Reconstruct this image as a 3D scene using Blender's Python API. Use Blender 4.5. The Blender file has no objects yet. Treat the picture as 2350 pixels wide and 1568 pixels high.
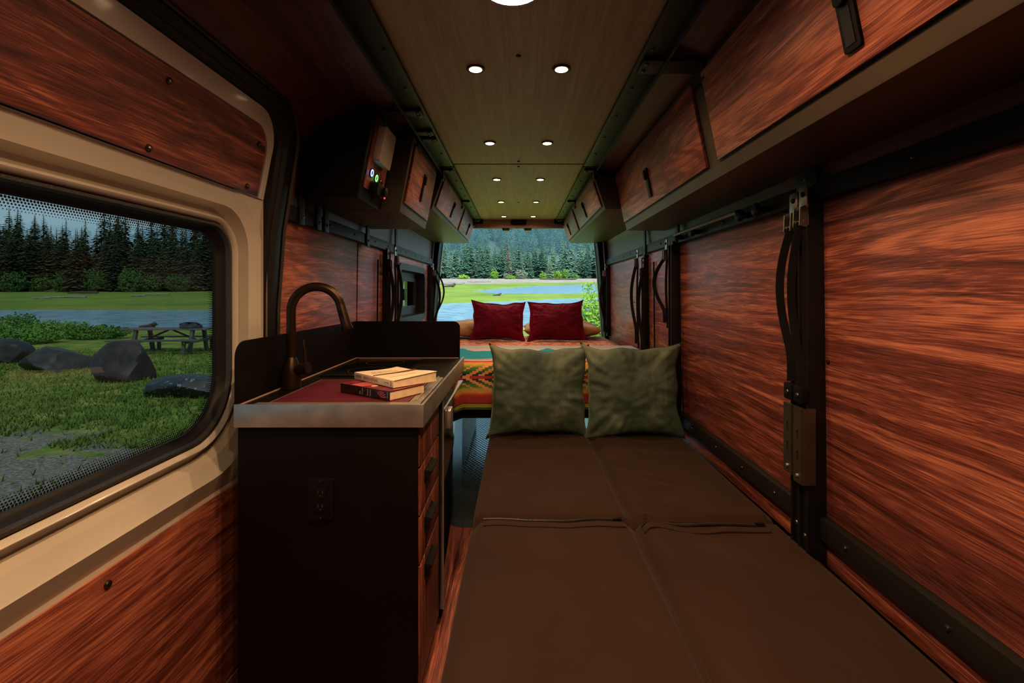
import bpy, bmesh, math, random
from mathutils import Vector, Matrix, noise as mnoise

# ------------------------------------------------------------------ scene, camera, world, light
SC = bpy.context.scene
COL = SC.collection
PI = math.pi
H0 = 1.21                       # camera height over the van floor
F = 1110.0                      # focal length in pixels of a 2350 px wide frame

cam_d = bpy.data.cameras.new('camera')
cam = bpy.data.objects.new('camera', cam_d); COL.objects.link(cam)
cam.location = (0, 0, H0); cam.rotation_euler = (PI / 2, 0, 0)
cam_d.sensor_width = 36.0; cam_d.lens = F / 2350 * 36.0
cam_d.shift_x = -15 / 2350; cam_d.shift_y = -112 / 2350
cam_d.clip_start = 0.02; cam_d.clip_end = 3000
SC.camera = cam

SC.view_settings.view_transform = 'Standard'
SC.view_settings.look = 'None'
SC.view_settings.exposure = 0.0
SC.view_settings.gamma = 1.0
SC.view_settings.use_curve_mapping = False
SC.cycles.use_denoising = True
SC.cycles.max_bounces = 8
SC.cycles.diffuse_bounces = 4
SC.cycles.glossy_bounces = 4
SC.cycles.transparent_max_bounces = 8
SC.cycles.sample_clamp_indirect = 4.0
SC.cycles.caustics_reflective = False
SC.cycles.caustics_refractive = False

WORLD_STRENGTH = 2.7
SUN_STRENGTH = 6.5
LAMP_W = 15.0
LAMP_COLOR = (1.0, 0.60, 0.30)

w = bpy.data.worlds.new('overcast_sky'); SC.world = w; w.use_nodes = True
nt = w.node_tree; nt.nodes.clear()
tc = nt.nodes.new('ShaderNodeTexCoord')
mp = nt.nodes.new('ShaderNodeMapping'); mp.inputs['Scale'].default_value = (1.5, 1.5, 9.0)
nz = nt.nodes.new('ShaderNodeTexNoise'); nz.inputs['Scale'].default_value = 1.6; nz.inputs['Detail'].default_value = 5
rp = nt.nodes.new('ShaderNodeValToRGB')
rp.color_ramp.elements[0].position = 0.36; rp.color_ramp.elements[0].color = (0.17, 0.40, 0.55, 1)
rp.color_ramp.elements[1].position = 0.68; rp.color_ramp.elements[1].color = (0.62, 0.84, 0.95, 1)
bgn = nt.nodes.new('ShaderNodeBackground'); bgn.inputs['Strength'].default_value = WORLD_STRENGTH
wo = nt.nodes.new('ShaderNodeOutputWorld')
nt.links.new(tc.outputs['Generated'], mp.inputs['Vector']); nt.links.new(mp.outputs['Vector'], nz.inputs['Vector'])
nt.links.new(nz.outputs['Fac'], rp.inputs['Fac']); nt.links.new(rp.outputs['Color'], bgn.inputs['Color'])
nt.links.new(bgn.outputs['Background'], wo.inputs['Surface'])

sd = bpy.data.lights.new('sun', 'SUN'); sd.energy = SUN_STRENGTH; sd.angle = math.radians(25); sd.color = (1.0, 0.97, 0.9)
sun = bpy.data.objects.new('sun', sd); COL.objects.link(sun)
sun.location = (10, -20, 40)
sun.rotation_euler = Vector((-0.25, 0.62, -0.74)).to_track_quat('-Z', 'Y').to_euler()

# ------------------------------------------------------------------ materials
def new_mat(name):
    m = bpy.data.materials.new(name); m.use_nodes = True
    t = m.node_tree
    return m, t, t.nodes['Principled BSDF']

def node(t, kind, **kw):
    n = t.nodes.new(kind)
    for k, v in kw.items():
        if k in n.inputs.keys(): n.inputs[k].default_value = v
        else: setattr(n, k, v)
    return n

def ramp(t, stops):
    r = t.nodes.new('ShaderNodeValToRGB'); cr = r.color_ramp
    while len(cr.elements) < len(stops): cr.elements.new(0.5)
    for e, (p, c) in zip(cr.elements, stops):
        e.position = p; e.color = (c[0], c[1], c[2], 1)
    return r

def plain(name, col, rough=0.5, metal=0.0, spec=0.4, var=0.15, vscale=8.0, bump=0.0, bscale=200.0, sheen=0.0, coat=0.0):
    m, t, b = new_mat(name)
    b.inputs['Roughness'].default_value = rough; b.inputs['Metallic'].default_value = metal
    b.inputs['Specular IOR Level'].default_value = spec
    if sheen: b.inputs['Sheen Weight'].default_value = sheen; b.inputs['Sheen Roughness'].default_value = 0.4
    if coat: b.inputs['Coat Weight'].default_value = coat; b.inputs['Coat Roughness'].default_value = 0.08
    tc = node(t, 'ShaderNodeTexCoord')
    n = node(t, 'ShaderNodeTexNoise', Scale=vscale, Detail=4.0)
    t.links.new(tc.outputs['Object'], n.inputs['Vector'])
    r = ramp(t, [(0.3, [c * (1 - var) for c in col]), (0.7, [min(1, c * (1 + var)) for c in col])])
    t.links.new(n.outputs['Fac'], r.inputs['Fac']); t.links.new(r.outputs['Color'], b.inputs['Base Color'])
    if bump:
        n2 = node(t, 'ShaderNodeTexNoise', Scale=bscale, Detail=2.0)
        t.links.new(tc.outputs['Object'], n2.inputs['Vector'])
        bp = node(t, 'ShaderNodeBump', Strength=bump, Distance=0.002)
        t.links.new(n2.outputs['Fac'], bp.inputs['Height']); t.links.new(bp.outputs['Normal'], b.inputs['Normal'])
    return m

def wood(name, dark, mid, light, axis='Y', across=6.0, along=0.40, rings=7.0, rough=0.40, spec=0.45, fibre=0.42, contrast=1.12, seed=0.0, warp=0.07):
    m, t, b = new_mat(name)
    tc = node(t, 'ShaderNodeTexCoord')
    wn_ = node(t, 'ShaderNodeTexNoise', Scale=2.4, Detail=2.0)
    wm_ = node(t, 'ShaderNodeMapping'); wsc = [1.3, 1.3, 1.3]; wsc['XYZ'.index(axis)] = 0.42
    wm_.inputs['Scale'].default_value = wsc; wm_.inputs['Location'].default_value = (seed * 2, seed, seed)
    t.links.new(tc.outputs['Object'], wm_.inputs['Vector']); t.links.new(wm_.outputs[0], wn_.inputs['Vector'])
    wv_ = node(t, 'ShaderNodeVectorMath', operation='MULTIPLY_ADD'); t.links.new(wn_.outputs['Color'], wv_.inputs[0])
    amp = [warp, warp, warp]; amp['XYZ'.index(axis)] = 0.0
    wv_.inputs[1].default_value = amp; t.links.new(tc.outputs['Object'], wv_.inputs[2])
    def mapping(ac, al):
        s = [ac, ac, ac]; s['XYZ'.index(axis)] = al
        mm = node(t, 'ShaderNodeMapping'); mm.inputs['Scale'].default_value = s; mm.inputs['Location'].default_value = (seed, seed * 1.7, seed * .6)
        t.links.new(wv_.outputs[0], mm.inputs['Vector']); return mm
    def math_(op, a, bval):
        n = node(t, 'ShaderNodeMath', operation=op)
        for i, v in enumerate((a, bval)):
            if v is None: continue
            if isinstance(v, (int, float)): n.inputs[i].default_value = v
            else: t.links.new(v, n.inputs[i])
        return n.outputs[0]
    n1 = node(t, 'ShaderNodeTexNoise', Scale=1.0, Detail=3.0, Roughness=0.45, Distortion=0.6)
    t.links.new(mapping(across, along).outputs[0], n1.inputs['Vector'])
    band = math_('SINE', math_('MULTIPLY', n1.outputs['Fac'], rings * 2 * PI), None)
    band = math_('MULTIPLY_ADD', band, 0.5); t.nodes[-1].inputs[2].default_value = 0.5
    n2 = node(t, 'ShaderNodeTexNoise', Scale=1.0, Detail=4.0, Roughness=0.6)
    t.links.new(mapping(across * 9, along * 1.1).outputs[0], n2.inputs['Vector'])
    n3 = node(t, 'ShaderNodeTexNoise', Scale=1.0, Detail=2.0)
    t.links.new(mapping(380.0, 9.0).outputs[0], n3.inputs['Vector'])
    v = math_('ADD', math_('MULTIPLY', band, 0.22), math_('MULTIPLY', n2.outputs['Fac'], 0.46))
    v = math_('ADD', v, math_('MULTIPLY', n1.outputs['Fac'], 0.37))
    vein = math_('POWER', band, 7.0)
    v = math_('SUBTRACT', v, math_('MULTIPLY', vein, 0.17))
    v = math_('ADD', v, math_('MULTIPLY', math_('SUBTRACT', n3.outputs['Fac'], 0.5), fibre * 1.4))
    v = math_('MULTIPLY_ADD', math_('SUBTRACT', v, 0.5), contrast); t.nodes[-1].inputs[2].default_value = 0.5
    r = ramp(t, [(0.27, dark), (0.5, mid), (0.76, light)])
    t.links.new(v, r.inputs['Fac']); t.links.new(r.outputs['Color'], b.inputs['Base Color'])
    b.inputs['Roughness'].default_value = rough; b.inputs['Specular IOR Level'].default_value = spec
    bp = node(t, 'ShaderNodeBump', Strength=0.12, Distance=0.001)
    t.links.new(n3.outputs['Fac'], bp.inputs['Height']); t.links.new(bp.outputs['Normal'], b.inputs['Normal'])
    return m

def glow(name, col, strength):
    m, t, b = new_mat(name)
    b.inputs['Base Color'].default_value = (*col, 1)
    b.inputs['Emission Color'].default_value = (*col, 1); b.inputs['Emission Strength'].default_value = strength
    return m

def attr_mat(name, rough=0.9, sheen=0.3, bump=0.25, bscale=350.0):
    m, t, b = new_mat(name)
    a = node(t, 'ShaderNodeVertexColor', layer_name='pattern')
    t.links.new(a.outputs['Color'], b.inputs['Base Color'])
    b.inputs['Roughness'].default_value = rough; b.inputs['Sheen Weight'].default_value = sheen; b.inputs['Specular IOR Level'].default_value = 0.15
    tc = node(t, 'ShaderNodeTexCoord'); n2 = node(t, 'ShaderNodeTexNoise', Scale=bscale)
    t.links.new(tc.outputs['Object'], n2.inputs['Vector'])
    bp = node(t, 'ShaderNodeBump', Strength=bump, Distance=0.002)
    t.links.new(n2.outputs['Fac'], bp.inputs['Height']); t.links.new(bp.outputs['Normal'], b.inputs['Normal'])
    return m

WD, WM, WL = (0.045, 0.012, 0.009), (0.175, 0.042, 0.030), (0.54, 0.175, 0.090)
M = {}
M['walnut'] = wood('walnut_wall', WD, WM, WL, 'Y')
M['walnut_door'] = wood('walnut_sliding_door', WD, WM, WL, 'Y', across=4.5, seed=3.3)
M['walnut_cab'] = wood('walnut_cabinet_front', WD, WM, WL, 'Y', across=6, along=0.7, rings=7, seed=7.1)
M['walnut_drawer'] = wood('walnut_drawer_front', WD, WM, WL, 'Z', across=6, seed=1.1)
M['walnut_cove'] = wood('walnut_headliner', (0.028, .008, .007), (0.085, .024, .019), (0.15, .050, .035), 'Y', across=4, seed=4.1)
M['floor_wood'] = wood('red_wood_floor', WD, WM, WL, 'Y', across=8, rings=5, seed=9.2)
M['ceiling_wood'] = wood('ceiling_veneer', (0.23, .165, .10), (0.33, .24, .145), (0.42, .315, .19), 'Y', across=9, along=0.35, rings=3, rough=0.5, seed=5.7, warp=.05)
M['light_panel'] = wood('pale_wall_strip', (0.44, .37, .27), (0.58, .48, .36), (0.70, .58, .44), 'Y', across=9, rings=3, seed=2.2)
M['black_metal'] = plain('black_coated_steel', (0.006, 0.005, 0.0045), rough=0.42, spec=0.3, bump=0.15, bscale=900)
M['rail_metal'] = plain('grey_black_rail', (0.010, 0.009, 0.0075), rough=0.45, spec=0.22, bump=0.1, bscale=700)
M['cab_shell'] = plain('dark_brown_shell', (0.055, 0.038, 0.024), rough=0.45, spec=0.3, bump=0.12, bscale=900)
M['laminate'] = plain('black_brown_laminate', (0.0042, 0.0022, 0.0015), rough=0.5, spec=0.12, bump=0.1, bscale=600)
M['rubber'] = plain('black_rubber', (0.005, 0.004, 0.004), rough=0.5, spec=0.3)
M['speckle'] = plain('grained_black_trim', (0.022, 0.016, 0.010), rough=0.4, spec=0.6, bump=0.8, bscale=500)
M['van_paint'] = plain('cream_van_paint', (0.50, 0.45, 0.38), rough=0.28, spec=0.5, var=0.04, coat=0.25)
M['steel'] = plain('brushed_steel', (0.38, 0.35, 0.32), rough=0.40, metal=0.8, var=0.2, vscale=14)
M['zinc'] = plain('zinc_hook_steel', (0.45, 0.43, 0.40), rough=0.3, metal=1.0, var=0.2, vscale=30)
M['bronze'] = plain('oil_rubbed_bronze', (0.040, 0.022, 0.012), rough=0.34, metal=0.8, var=0.1)
M['bracket_steel'] = plain('dark_bracket_steel', (0.16, 0.13, 0.10), rough=0.38, metal=0.9, var=0.2, vscale=18)
M['chrome_bolt'] = plain('bolt_steel', (0.10, 0.085, 0.07), rough=0.25, metal=0.9)
M['webbing'] = plain('black_webbing', (0.007, 0.006, 0.0055), rough=0.8, spec=0.15)
M['bench_cloth'] = plain('brown_canvas', (0.027, 0.0125, 0.0072), rough=0.85, spec=0.12, var=0.12, vscale=5, bump=0.35, bscale=700, sheen=0.06)
M['zip'] = plain('dark_zip_teeth', (0.10, 0.075, 0.06), rough=0.3, metal=0.7)
M['black_glass'] = plain('black_ceramic_glass', (0.004, 0.004, 0.005), rough=0.06, spec=0.5)
M['burner_ring'] = plain('burner_ring_print', (0.075, 0.06, 0.045), rough=0.5)
M['fridge'] = plain('gloss_black_fridge_front', (0.010, 0.012, 0.015), rough=0.04, spec=1.0, coat=1.0)
M['grey_metal'] = plain('grey_sheet_metal', (0.12, 0.15, 0.17), rough=0.35, spec=0.5)
M['cream_paper'] = plain('cream_book_cover', (0.72, 0.60, 0.42), rough=0.55, var=0.05)
M['page'] = plain('book_page_edges', (0.76, 0.60, 0.38), rough=0.8, var=0.12, vscale=40)
M['red_cover'] = plain('dark_red_book_cover', (0.16, 0.012, 0.022), rough=0.3, var=0.7, vscale=35)
M['black_cover'] = plain('black_book_spine', (0.018, 0.009, 0.008), rough=0.35, var=0.8, vscale=60)
M['ink'] = plain('dark_brown_ink', (0.10, 0.055, 0.03), rough=0.7)
M['cream_ink'] = plain('cream_ink', (0.65, 0.5, 0.3), rough=0.6)
M['plum_board'] = wood('burgundy_board', (0.040, .0025, .008), (0.085, .0045, .016), (0.13, .010, .028), 'X', across=7, along=1.2, seed=6.0, rough=0.5, contrast=0.7)
M['plastic_black'] = plain('black_plastic', (0.004, 0.004, 0.0045), rough=0.5, spec=0.15)
M['handle_black'] = plain('matt_black_pull', (0.006, 0.005, 0.005), rough=0.85, spec=0.08)
M['tan_plastic'] = plain('pale_plastic_case', (0.42, 0.36, 0.30), rough=0.4, var=0.03)
M['lamp_glow'] = glow('warm_led_lens', (1.0, 0.70, 0.42), 22.0)
M['lamp_dim'] = glow('dim_led_lens', (1.0, 0.72, 0.5), 3.0)
M['white_glow'] = glow('white_led_lens', (1.0, 0.93, 0.85), 8.0)
M['blue_led'] = glow('blue_led_ring', (0.15, 0.25, 1.0), 6.0)
M['green_led'] = glow('green_led_ring', (0.10, 1.0, 0.12), 5.0)
M['red_led'] = glow('red_led', (1.0, 0.05, 0.12), 1.5)
M['velvet_red'] = plain('crimson_velvet', (0.095, 0.0012, 0.017), rough=0.75, spec=0.1, var=0.3, vscale=9, bump=0.2, bscale=500, sheen=0.6)
M['velvet_red'].node_tree.nodes['Principled BSDF'].inputs['Sheen Tint'].default_value = (1, .1, .2, 1)
M['tan_linen'] = plain('tan_pillowcase', (0.42, 0.27, 0.16), rough=0.8, spec=0.2, var=0.06)
M['sheet'] = plain('brown_sheet', (0.22, 0.13, 0.07), rough=0.8, spec=0.2)
M['header'] = plain('tan_header_trim', (0.27, 0.17, 0.13), rough=0.6, var=0.05)
M['edge_alu'] = plain('pale_edge_strip', (0.25, 0.32, 0.32), rough=0.3, metal=0.4)

def velvet_green():
    m, t, b = new_mat('sage_green_velvet')
    tc = node(t, 'ShaderNodeTexCoord')
    n = node(t, 'ShaderNodeTexNoise', Scale=3.2, Detail=8.0, Roughness=0.66, Distortion=0.5)
    t.links.new(tc.outputs['Object'], n.inputs['Vector'])
    r = ramp(t, [(0.30, (0.030, 0.052, 0.040)), (0.5, (0.075, 0.108, 0.078)), (0.76, (0.25, 0.28, 0.19))])
    t.links.new(n.outputs['Fac'], r.inputs['Fac']); t.links.new(r.outputs['Color'], b.inputs['Base Color'])
    b.inputs['Roughness'].default_value = 0.7; b.inputs['Specular IOR Level'].default_value = 0.15
    b.inputs['Sheen Weight'].default_value = 0.2; b.inputs['Sheen Roughness'].default_value = 0.4; b.inputs['Sheen Tint'].default_value = (0.6, 0.8, 0.6, 1)
    bp = node(t, 'ShaderNodeBump', Strength=0.25, Distance=0.004)
    t.links.new(n.outputs['Fac'], bp.inputs['Height']); t.links.new(bp.outputs['Normal'], b.inputs['Normal'])
    return m
M['velvet_green'] = velvet_green()

def quilt_mat():
    m, t, b = new_mat('salmon_quilt')
    tc = node(t, 'ShaderNodeTexCoord')
    n = node(t, 'ShaderNodeTexNoise', Scale=30.0, Detail=6.0, Roughness=0.7)
    mp = node(t, 'ShaderNodeMapping'); mp.inputs['Scale'].default_value = (1, .6, 1)
    t.links.new(tc.outputs['Object'], mp.inputs['Vector']); t.links.new(mp.outputs[0], n.inputs['Vector'])
    r = ramp(t, [(0.36, (0.22, 0.05, 0.025)), (0.5, (0.55, 0.20, 0.12)), (0.62, (0.72, 0.36, 0.25))])
    t.links.new(n.outputs['Fac'], r.inputs['Fac']); t.links.new(r.outputs['Color'], b.inputs['Base Color'])
    b.inputs['Roughness'].default_value = 0.9
    bp = node(t, 'ShaderNodeBump', Strength=0.7, Distance=0.01)
    t.links.new(n.outputs['Fac'], bp.inputs['Height']); t.links.new(bp.outputs['Normal'], b.inputs['Normal'])
    return m
M['quilt'] = quilt_mat()
M['blanket'] = attr_mat('woven_blanket', sheen=0.03)

def hex_mat():
    m, t, b = new_mat('hexagon_rubber_mat')
    b.inputs['Base Color'].default_value = (0.022, 0.030, 0.036, 1)
    b.inputs['Roughness'].default_value = 0.20; b.inputs['Specular IOR Level'].default_value = 1.0
    return m
M['hex_mat'] = hex_mat()

def glass_mat():
    m, t, b = new_mat('tinted_window_glass'); t.nodes.remove(b)
    out = [n for n in t.nodes if n.type == 'OUTPUT_MATERIAL'][0]
    tr = node(t, 'ShaderNodeBsdfTransparent'); tr.inputs['Color'].default_value = (0.17, 0.19, 0.19, 1)
    gl = node(t, 'ShaderNodeBsdfGlossy'); gl.inputs['Roughness'].default_value = 0.0
    fr = node(t, 'ShaderNodeFresnel', IOR=1.42); mx = node(t, 'ShaderNodeMixShader')
    t.links.new(fr.outputs[0], mx.inputs[0]); t.links.new(tr.outputs[0], mx.inputs[1]); t.links.new(gl.outputs[0], mx.inputs[2])
    t.links.new(mx.outputs[0], out.inputs['Surface'])
    return m
M['glass'] = glass_mat()

def leaf_mat(name, dark, light, rnd=True, rough=0.8):
    m, t, b = new_mat(name)
    oi = node(t, 'ShaderNodeObjectInfo'); tc = node(t, 'ShaderNodeTexCoord')
    n = node(t, 'ShaderNodeTexNoise', Scale=0.5, Detail=4.0)
    t.links.new(tc.outputs['Object'], n.inputs['Vector'])
    mth = node(t, 'ShaderNodeMath', operation='MULTIPLY_ADD')
    t.links.new(oi.outputs['Random'], mth.inputs[0]); mth.inputs[1].default_value = 0.5 if rnd else 0.0
    mt2 = node(t, 'ShaderNodeMath', operation='MULTIPLY'); mt2.inputs[1].default_value = 0.7
    t.links.new(n.outputs['Fac'], mt2.inputs[0]); t.links.new(mt2.outputs[0], mth.inputs[2])
    r = ramp(t, [(0.2, dark), (0.85, light)])
    t.links.new(mth.outputs[0], r.inputs['Fac']); t.links.new(r.outputs['Color'], b.inputs['Base Color'])
    b.inputs['Roughness'].default_value = rough; b.inputs['Specular IOR Level'].default_value = 0.2
    return m
M['conifer'] = leaf_mat('conifer_needles', (0.025, 0.085, 0.055), (0.16, 0.28, 0.19))
M['conifer_dark'] = leaf_mat('dark_conifer_needles', (0.016, 0.030, 0.016), (0.060, 0.075, 0.030))
M['conifer_red'] = leaf_mat('rust_conifer_needles', (0.17, 0.12, 0.08), (0.32, 0.22, 0.15))
M['conifer_pale'] = leaf_mat('pale_conifer_needles', (0.10, 0.17, 0.10), (0.20, 0.28, 0.16))
M['conifer_far'] = leaf_mat('haze_tinted_conifer_needles', (0.015, 0.10, 0.09), (0.08, 0.24, 0.21), rnd=False)  # blue of distant haze is mixed into this needle colour
M['bark'] = plain('grey_bark', (0.10, 0.08, 0.065), rough=0.9)
M['leaf_bright'] = leaf_mat('bright_leaves', (0.07, 0.18, 0.012), (0.20, 0.33, 0.035))
M['leaf_mid'] = leaf_mat('mid_green_leaves', (0.03, 0.10, 0.015), (0.12, 0.25, 0.04))
M['leaf_dark'] = leaf_mat('dark_thicket_leaves', (0.018, 0.050, 0.012), (0.06, 0.12, 0.03))  # darker green than the other bushes
M['leaf_grey'] = leaf_mat('grey_green_leaves', (0.07, 0.10, 0.06), (0.17, 0.19, 0.13))
M['driftwood'] = plain('bleached_driftwood', (0.20, 0.185, 0.17), rough=0.9, var=0.3)
M['darkwood'] = plain('wet_dark_wood', (0.07, 0.045, 0.035), rough=0.8, var=0.3)
M['table_wood'] = wood('weathered_table_wood', (0.03, .027, .025), (0.08, .07, .065), (0.16, .145, .13), 'X', across=20, rough=0.75, seed=8.0)
M['bag'] = plain('black_bag_cloth', (0.012, 0.013, 0.016), rough=0.6)

def rock_mat(name, a, bcol, lichen=0.0):
    m, t, b = new_mat(name)
    tc = node(t, 'ShaderNodeTexCoord')
    n = node(t, 'ShaderNodeTexNoise', Scale=3.0, Detail=8.0, Roughness=0.65)
    t.links.new(tc.outputs['Object'], n.inputs['Vector'])
    r = ramp(t, [(0.35, a), (0.65, bcol)]); t.links.new(n.outputs['Fac'], r.inputs['Fac'])
    col = r.outputs['Color']
    if lichen:
        v = node(t, 'ShaderNodeTexNoise', Scale=14.0, Detail=3.0); t.links.new(tc.outputs['Object'], v.inputs['Vector'])
        r2 = ramp(t, [(0.62, (0, 0, 0)), (0.66, (1, 1, 1))]); t.links.new(v.outputs['Fac'], r2.inputs['Fac'])
        mx = node(t, 'ShaderNodeMixRGB'); t.links.new(r2.outputs['Color'], mx.inputs['Fac']); t.links.new(col, mx.inputs['Color1'])
        mx.inputs['Color2'].default_value = (0.16, 0.17, 0.16, 1); col = mx.outputs['Color']
    t.links.new(col, b.inputs['Base Color']); b.inputs['Roughness'].default_value = 0.55
    bp = node(t, 'ShaderNodeBump', Strength=0.6, Distance=0.03)
    t.links.new(n.outputs['Fac'], bp.inputs['Height']); t.links.new(bp.outputs['Normal'], b.inputs['Normal'])
    return m
M['rock_dark'] = rock_mat('dark_basalt', (0.004, 0.0035, 0.003), (0.017, 0.011, 0.010))
M['rock_red'] = rock_mat('red_brown_boulder', (0.004, 0.0025, 0.002), (0.032, 0.009, 0.006))
M['rock_lichen'] = rock_mat('lichen_boulder', (0.006, 0.007, 0.008), (0.02, 0.022, 0.023), 1.0)

def water_mat():
    m, t, b = new_mat('rippled_water')
    b.inputs['Base Color'].default_value = (0.10, 0.24, 0.32, 1); b.inputs['Roughness'].default_value = 0.22
    b.inputs['Specular IOR Level'].default_value = 0.5
    tc = node(t, 'ShaderNodeTexCoord'); mp = node(t, 'ShaderNodeMapping'); mp.inputs['Scale'].default_value = (0.35, 1.2, 1)
    n = node(t, 'ShaderNodeTexNoise', Scale=2.2, Detail=5.0, Roughness=0.65)
    t.links.new(tc.outputs['Object'], mp.inputs['Vector']); t.links.new(mp.outputs[0], n.inputs['Vector'])
    r = ramp(t, [(0.38, (0.03, 0.10, 0.16)), (0.62, (0.20, 0.31, 0.39))])
    t.links.new(n.outputs['Fac'], r.inputs['Fac']); t.links.new(r.outputs['Color'], b.inputs['Base Color'])
    bp = node(t, 'ShaderNodeBump', Strength=0.6, Distance=0.08)
    t.links.new(n.outputs['Fac'], bp.inputs['Height']); t.links.new(bp.outputs['Normal'], b.inputs['Normal'])
    return m
M['water'] = water_mat()

def ground_mat():
    m, t, b = new_mat('meadow_and_shore')
    tc = node(t, 'ShaderNodeTexCoord')
    a = node(t, 'ShaderNodeVertexColor', layer_name='zones')
    sep = node(t, 'ShaderNodeSeparateColor'); t.links.new(a.outputs['Color'], sep.inputs['Color'])
    def nz(scale, det=5.0):
        n = node(t, 'ShaderNodeTexNoise', Scale=scale, Detail=det, Roughness=0.65); t.links.new(tc.outputs['Object'], n.inputs['Vector']); return n
    g1 = ramp(t, [(0.3, (0.050, 0.095, 0.014)), (0.5, (0.15, 0.205, 0.030)), (0.7, (0.36, 0.335, 0.085))])
    t.links.new(nz(1.6, 8).outputs['Fac'], g1.inputs['Fac'])
    far = ramp(t, [(0.3, (0.075, 0.135, 0.016)), (0.6, (0.165, 0.225, 0.030))]); t.links.new(nz(0.12).outputs['Fac'], far.inputs['Fac'])
    grav = ramp(t, [(0.35, (0.09, 0.08, 0.075)), (0.5, (0.20, 0.165, 0.13)), (0.65, (0.34, 0.29, 0.23))]); t.links.new(nz(30, 6).outputs['Fac'], grav.inputs['Fac'])
    sand = ramp(t, [(0.35, (0.17, 0.14, 0.11)), (0.65, (0.32, 0.27, 0.22))]); t.links.new(nz(0.3).outputs['Fac'], sand.inputs['Fac'])
    def mix(fac, c1, c2):
        mx = node(t, 'ShaderNodeMixRGB'); t.links.new(fac, mx.inputs['Fac']); t.links.new(c1, mx.inputs['Color1']); t.links.new(c2, mx.inputs['Color2']); return mx.outputs['Color']
    # G = far meadow, R = sand, B = gravel with a broken edge
    c = mix(sep.outputs['Green'], g1.outputs['Color'], far.outputs['Color'])
    c = mix(sep.outputs['Red'], c, sand.outputs['Color'])
    mm = node(t, 'ShaderNodeMath', operation='ADD'); t.links.new(sep.outputs['Blue'], mm.inputs[0])
    n5 = nz(2.2, 6); ms = node(t, 'ShaderNodeMath', operation='MULTIPLY_ADD'); t.links.new(n5.outputs['Fac'], ms.inputs[0]); ms.inputs[1].default_value = 1.6; ms.inputs[2].default_value = -0.8
    t.links.new(ms.outputs[0], mm.inputs[1])
    rr = ramp(t, [(0.42, (0, 0, 0)), (0.6, (1, 1, 1))]); t.links.new(mm.outputs[0], rr.inputs['Fac'])
    mb = node(t, 'ShaderNodeMath', operation='MULTIPLY'); t.links.new(rr.outputs['Color'], mb.inputs[0])
    sg = node(t, 'ShaderNodeMath', operation='GREATER_THAN'); t.links.new(sep.outputs['Blue'], sg.inputs[0]); sg.inputs[1].default_value = 0.02
    t.links.new(sg.outputs[0], mb.inputs[1])
    c = mix(mb.outputs[0], c, grav.outputs['Color'])
    t.links.new(c, b.inputs['Base Color']); b.inputs['Roughness'].default_value = 0.95; b.inputs['Specular IOR Level'].default_value = 0.1
    n6 = nz(12, 6); bp = node(t, 'ShaderNodeBump', Strength=0.8, Distance=0.05)
    t.links.new(n6.outputs['Fac'], bp.inputs['Height']); t.links.new(bp.outputs['Normal'], b.inputs['Normal'])
    return m
M['ground'] = ground_mat()
M['forest_floor'] = plain('hillside_floor', (0.03, 0.06, 0.05), rough=0.9)
M['grass'] = leaf_mat('grass_blades', (0.06, 0.115, 0.015), (0.33, 0.34, 0.075), rnd=False)

# ------------------------------------------------------------------ mesh helpers
def V(x, y, z): return Vector((x, y, z))
def Wd(x, h, y): return Vector((x, y, H0 + h))       # x, height over camera, distance

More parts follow.
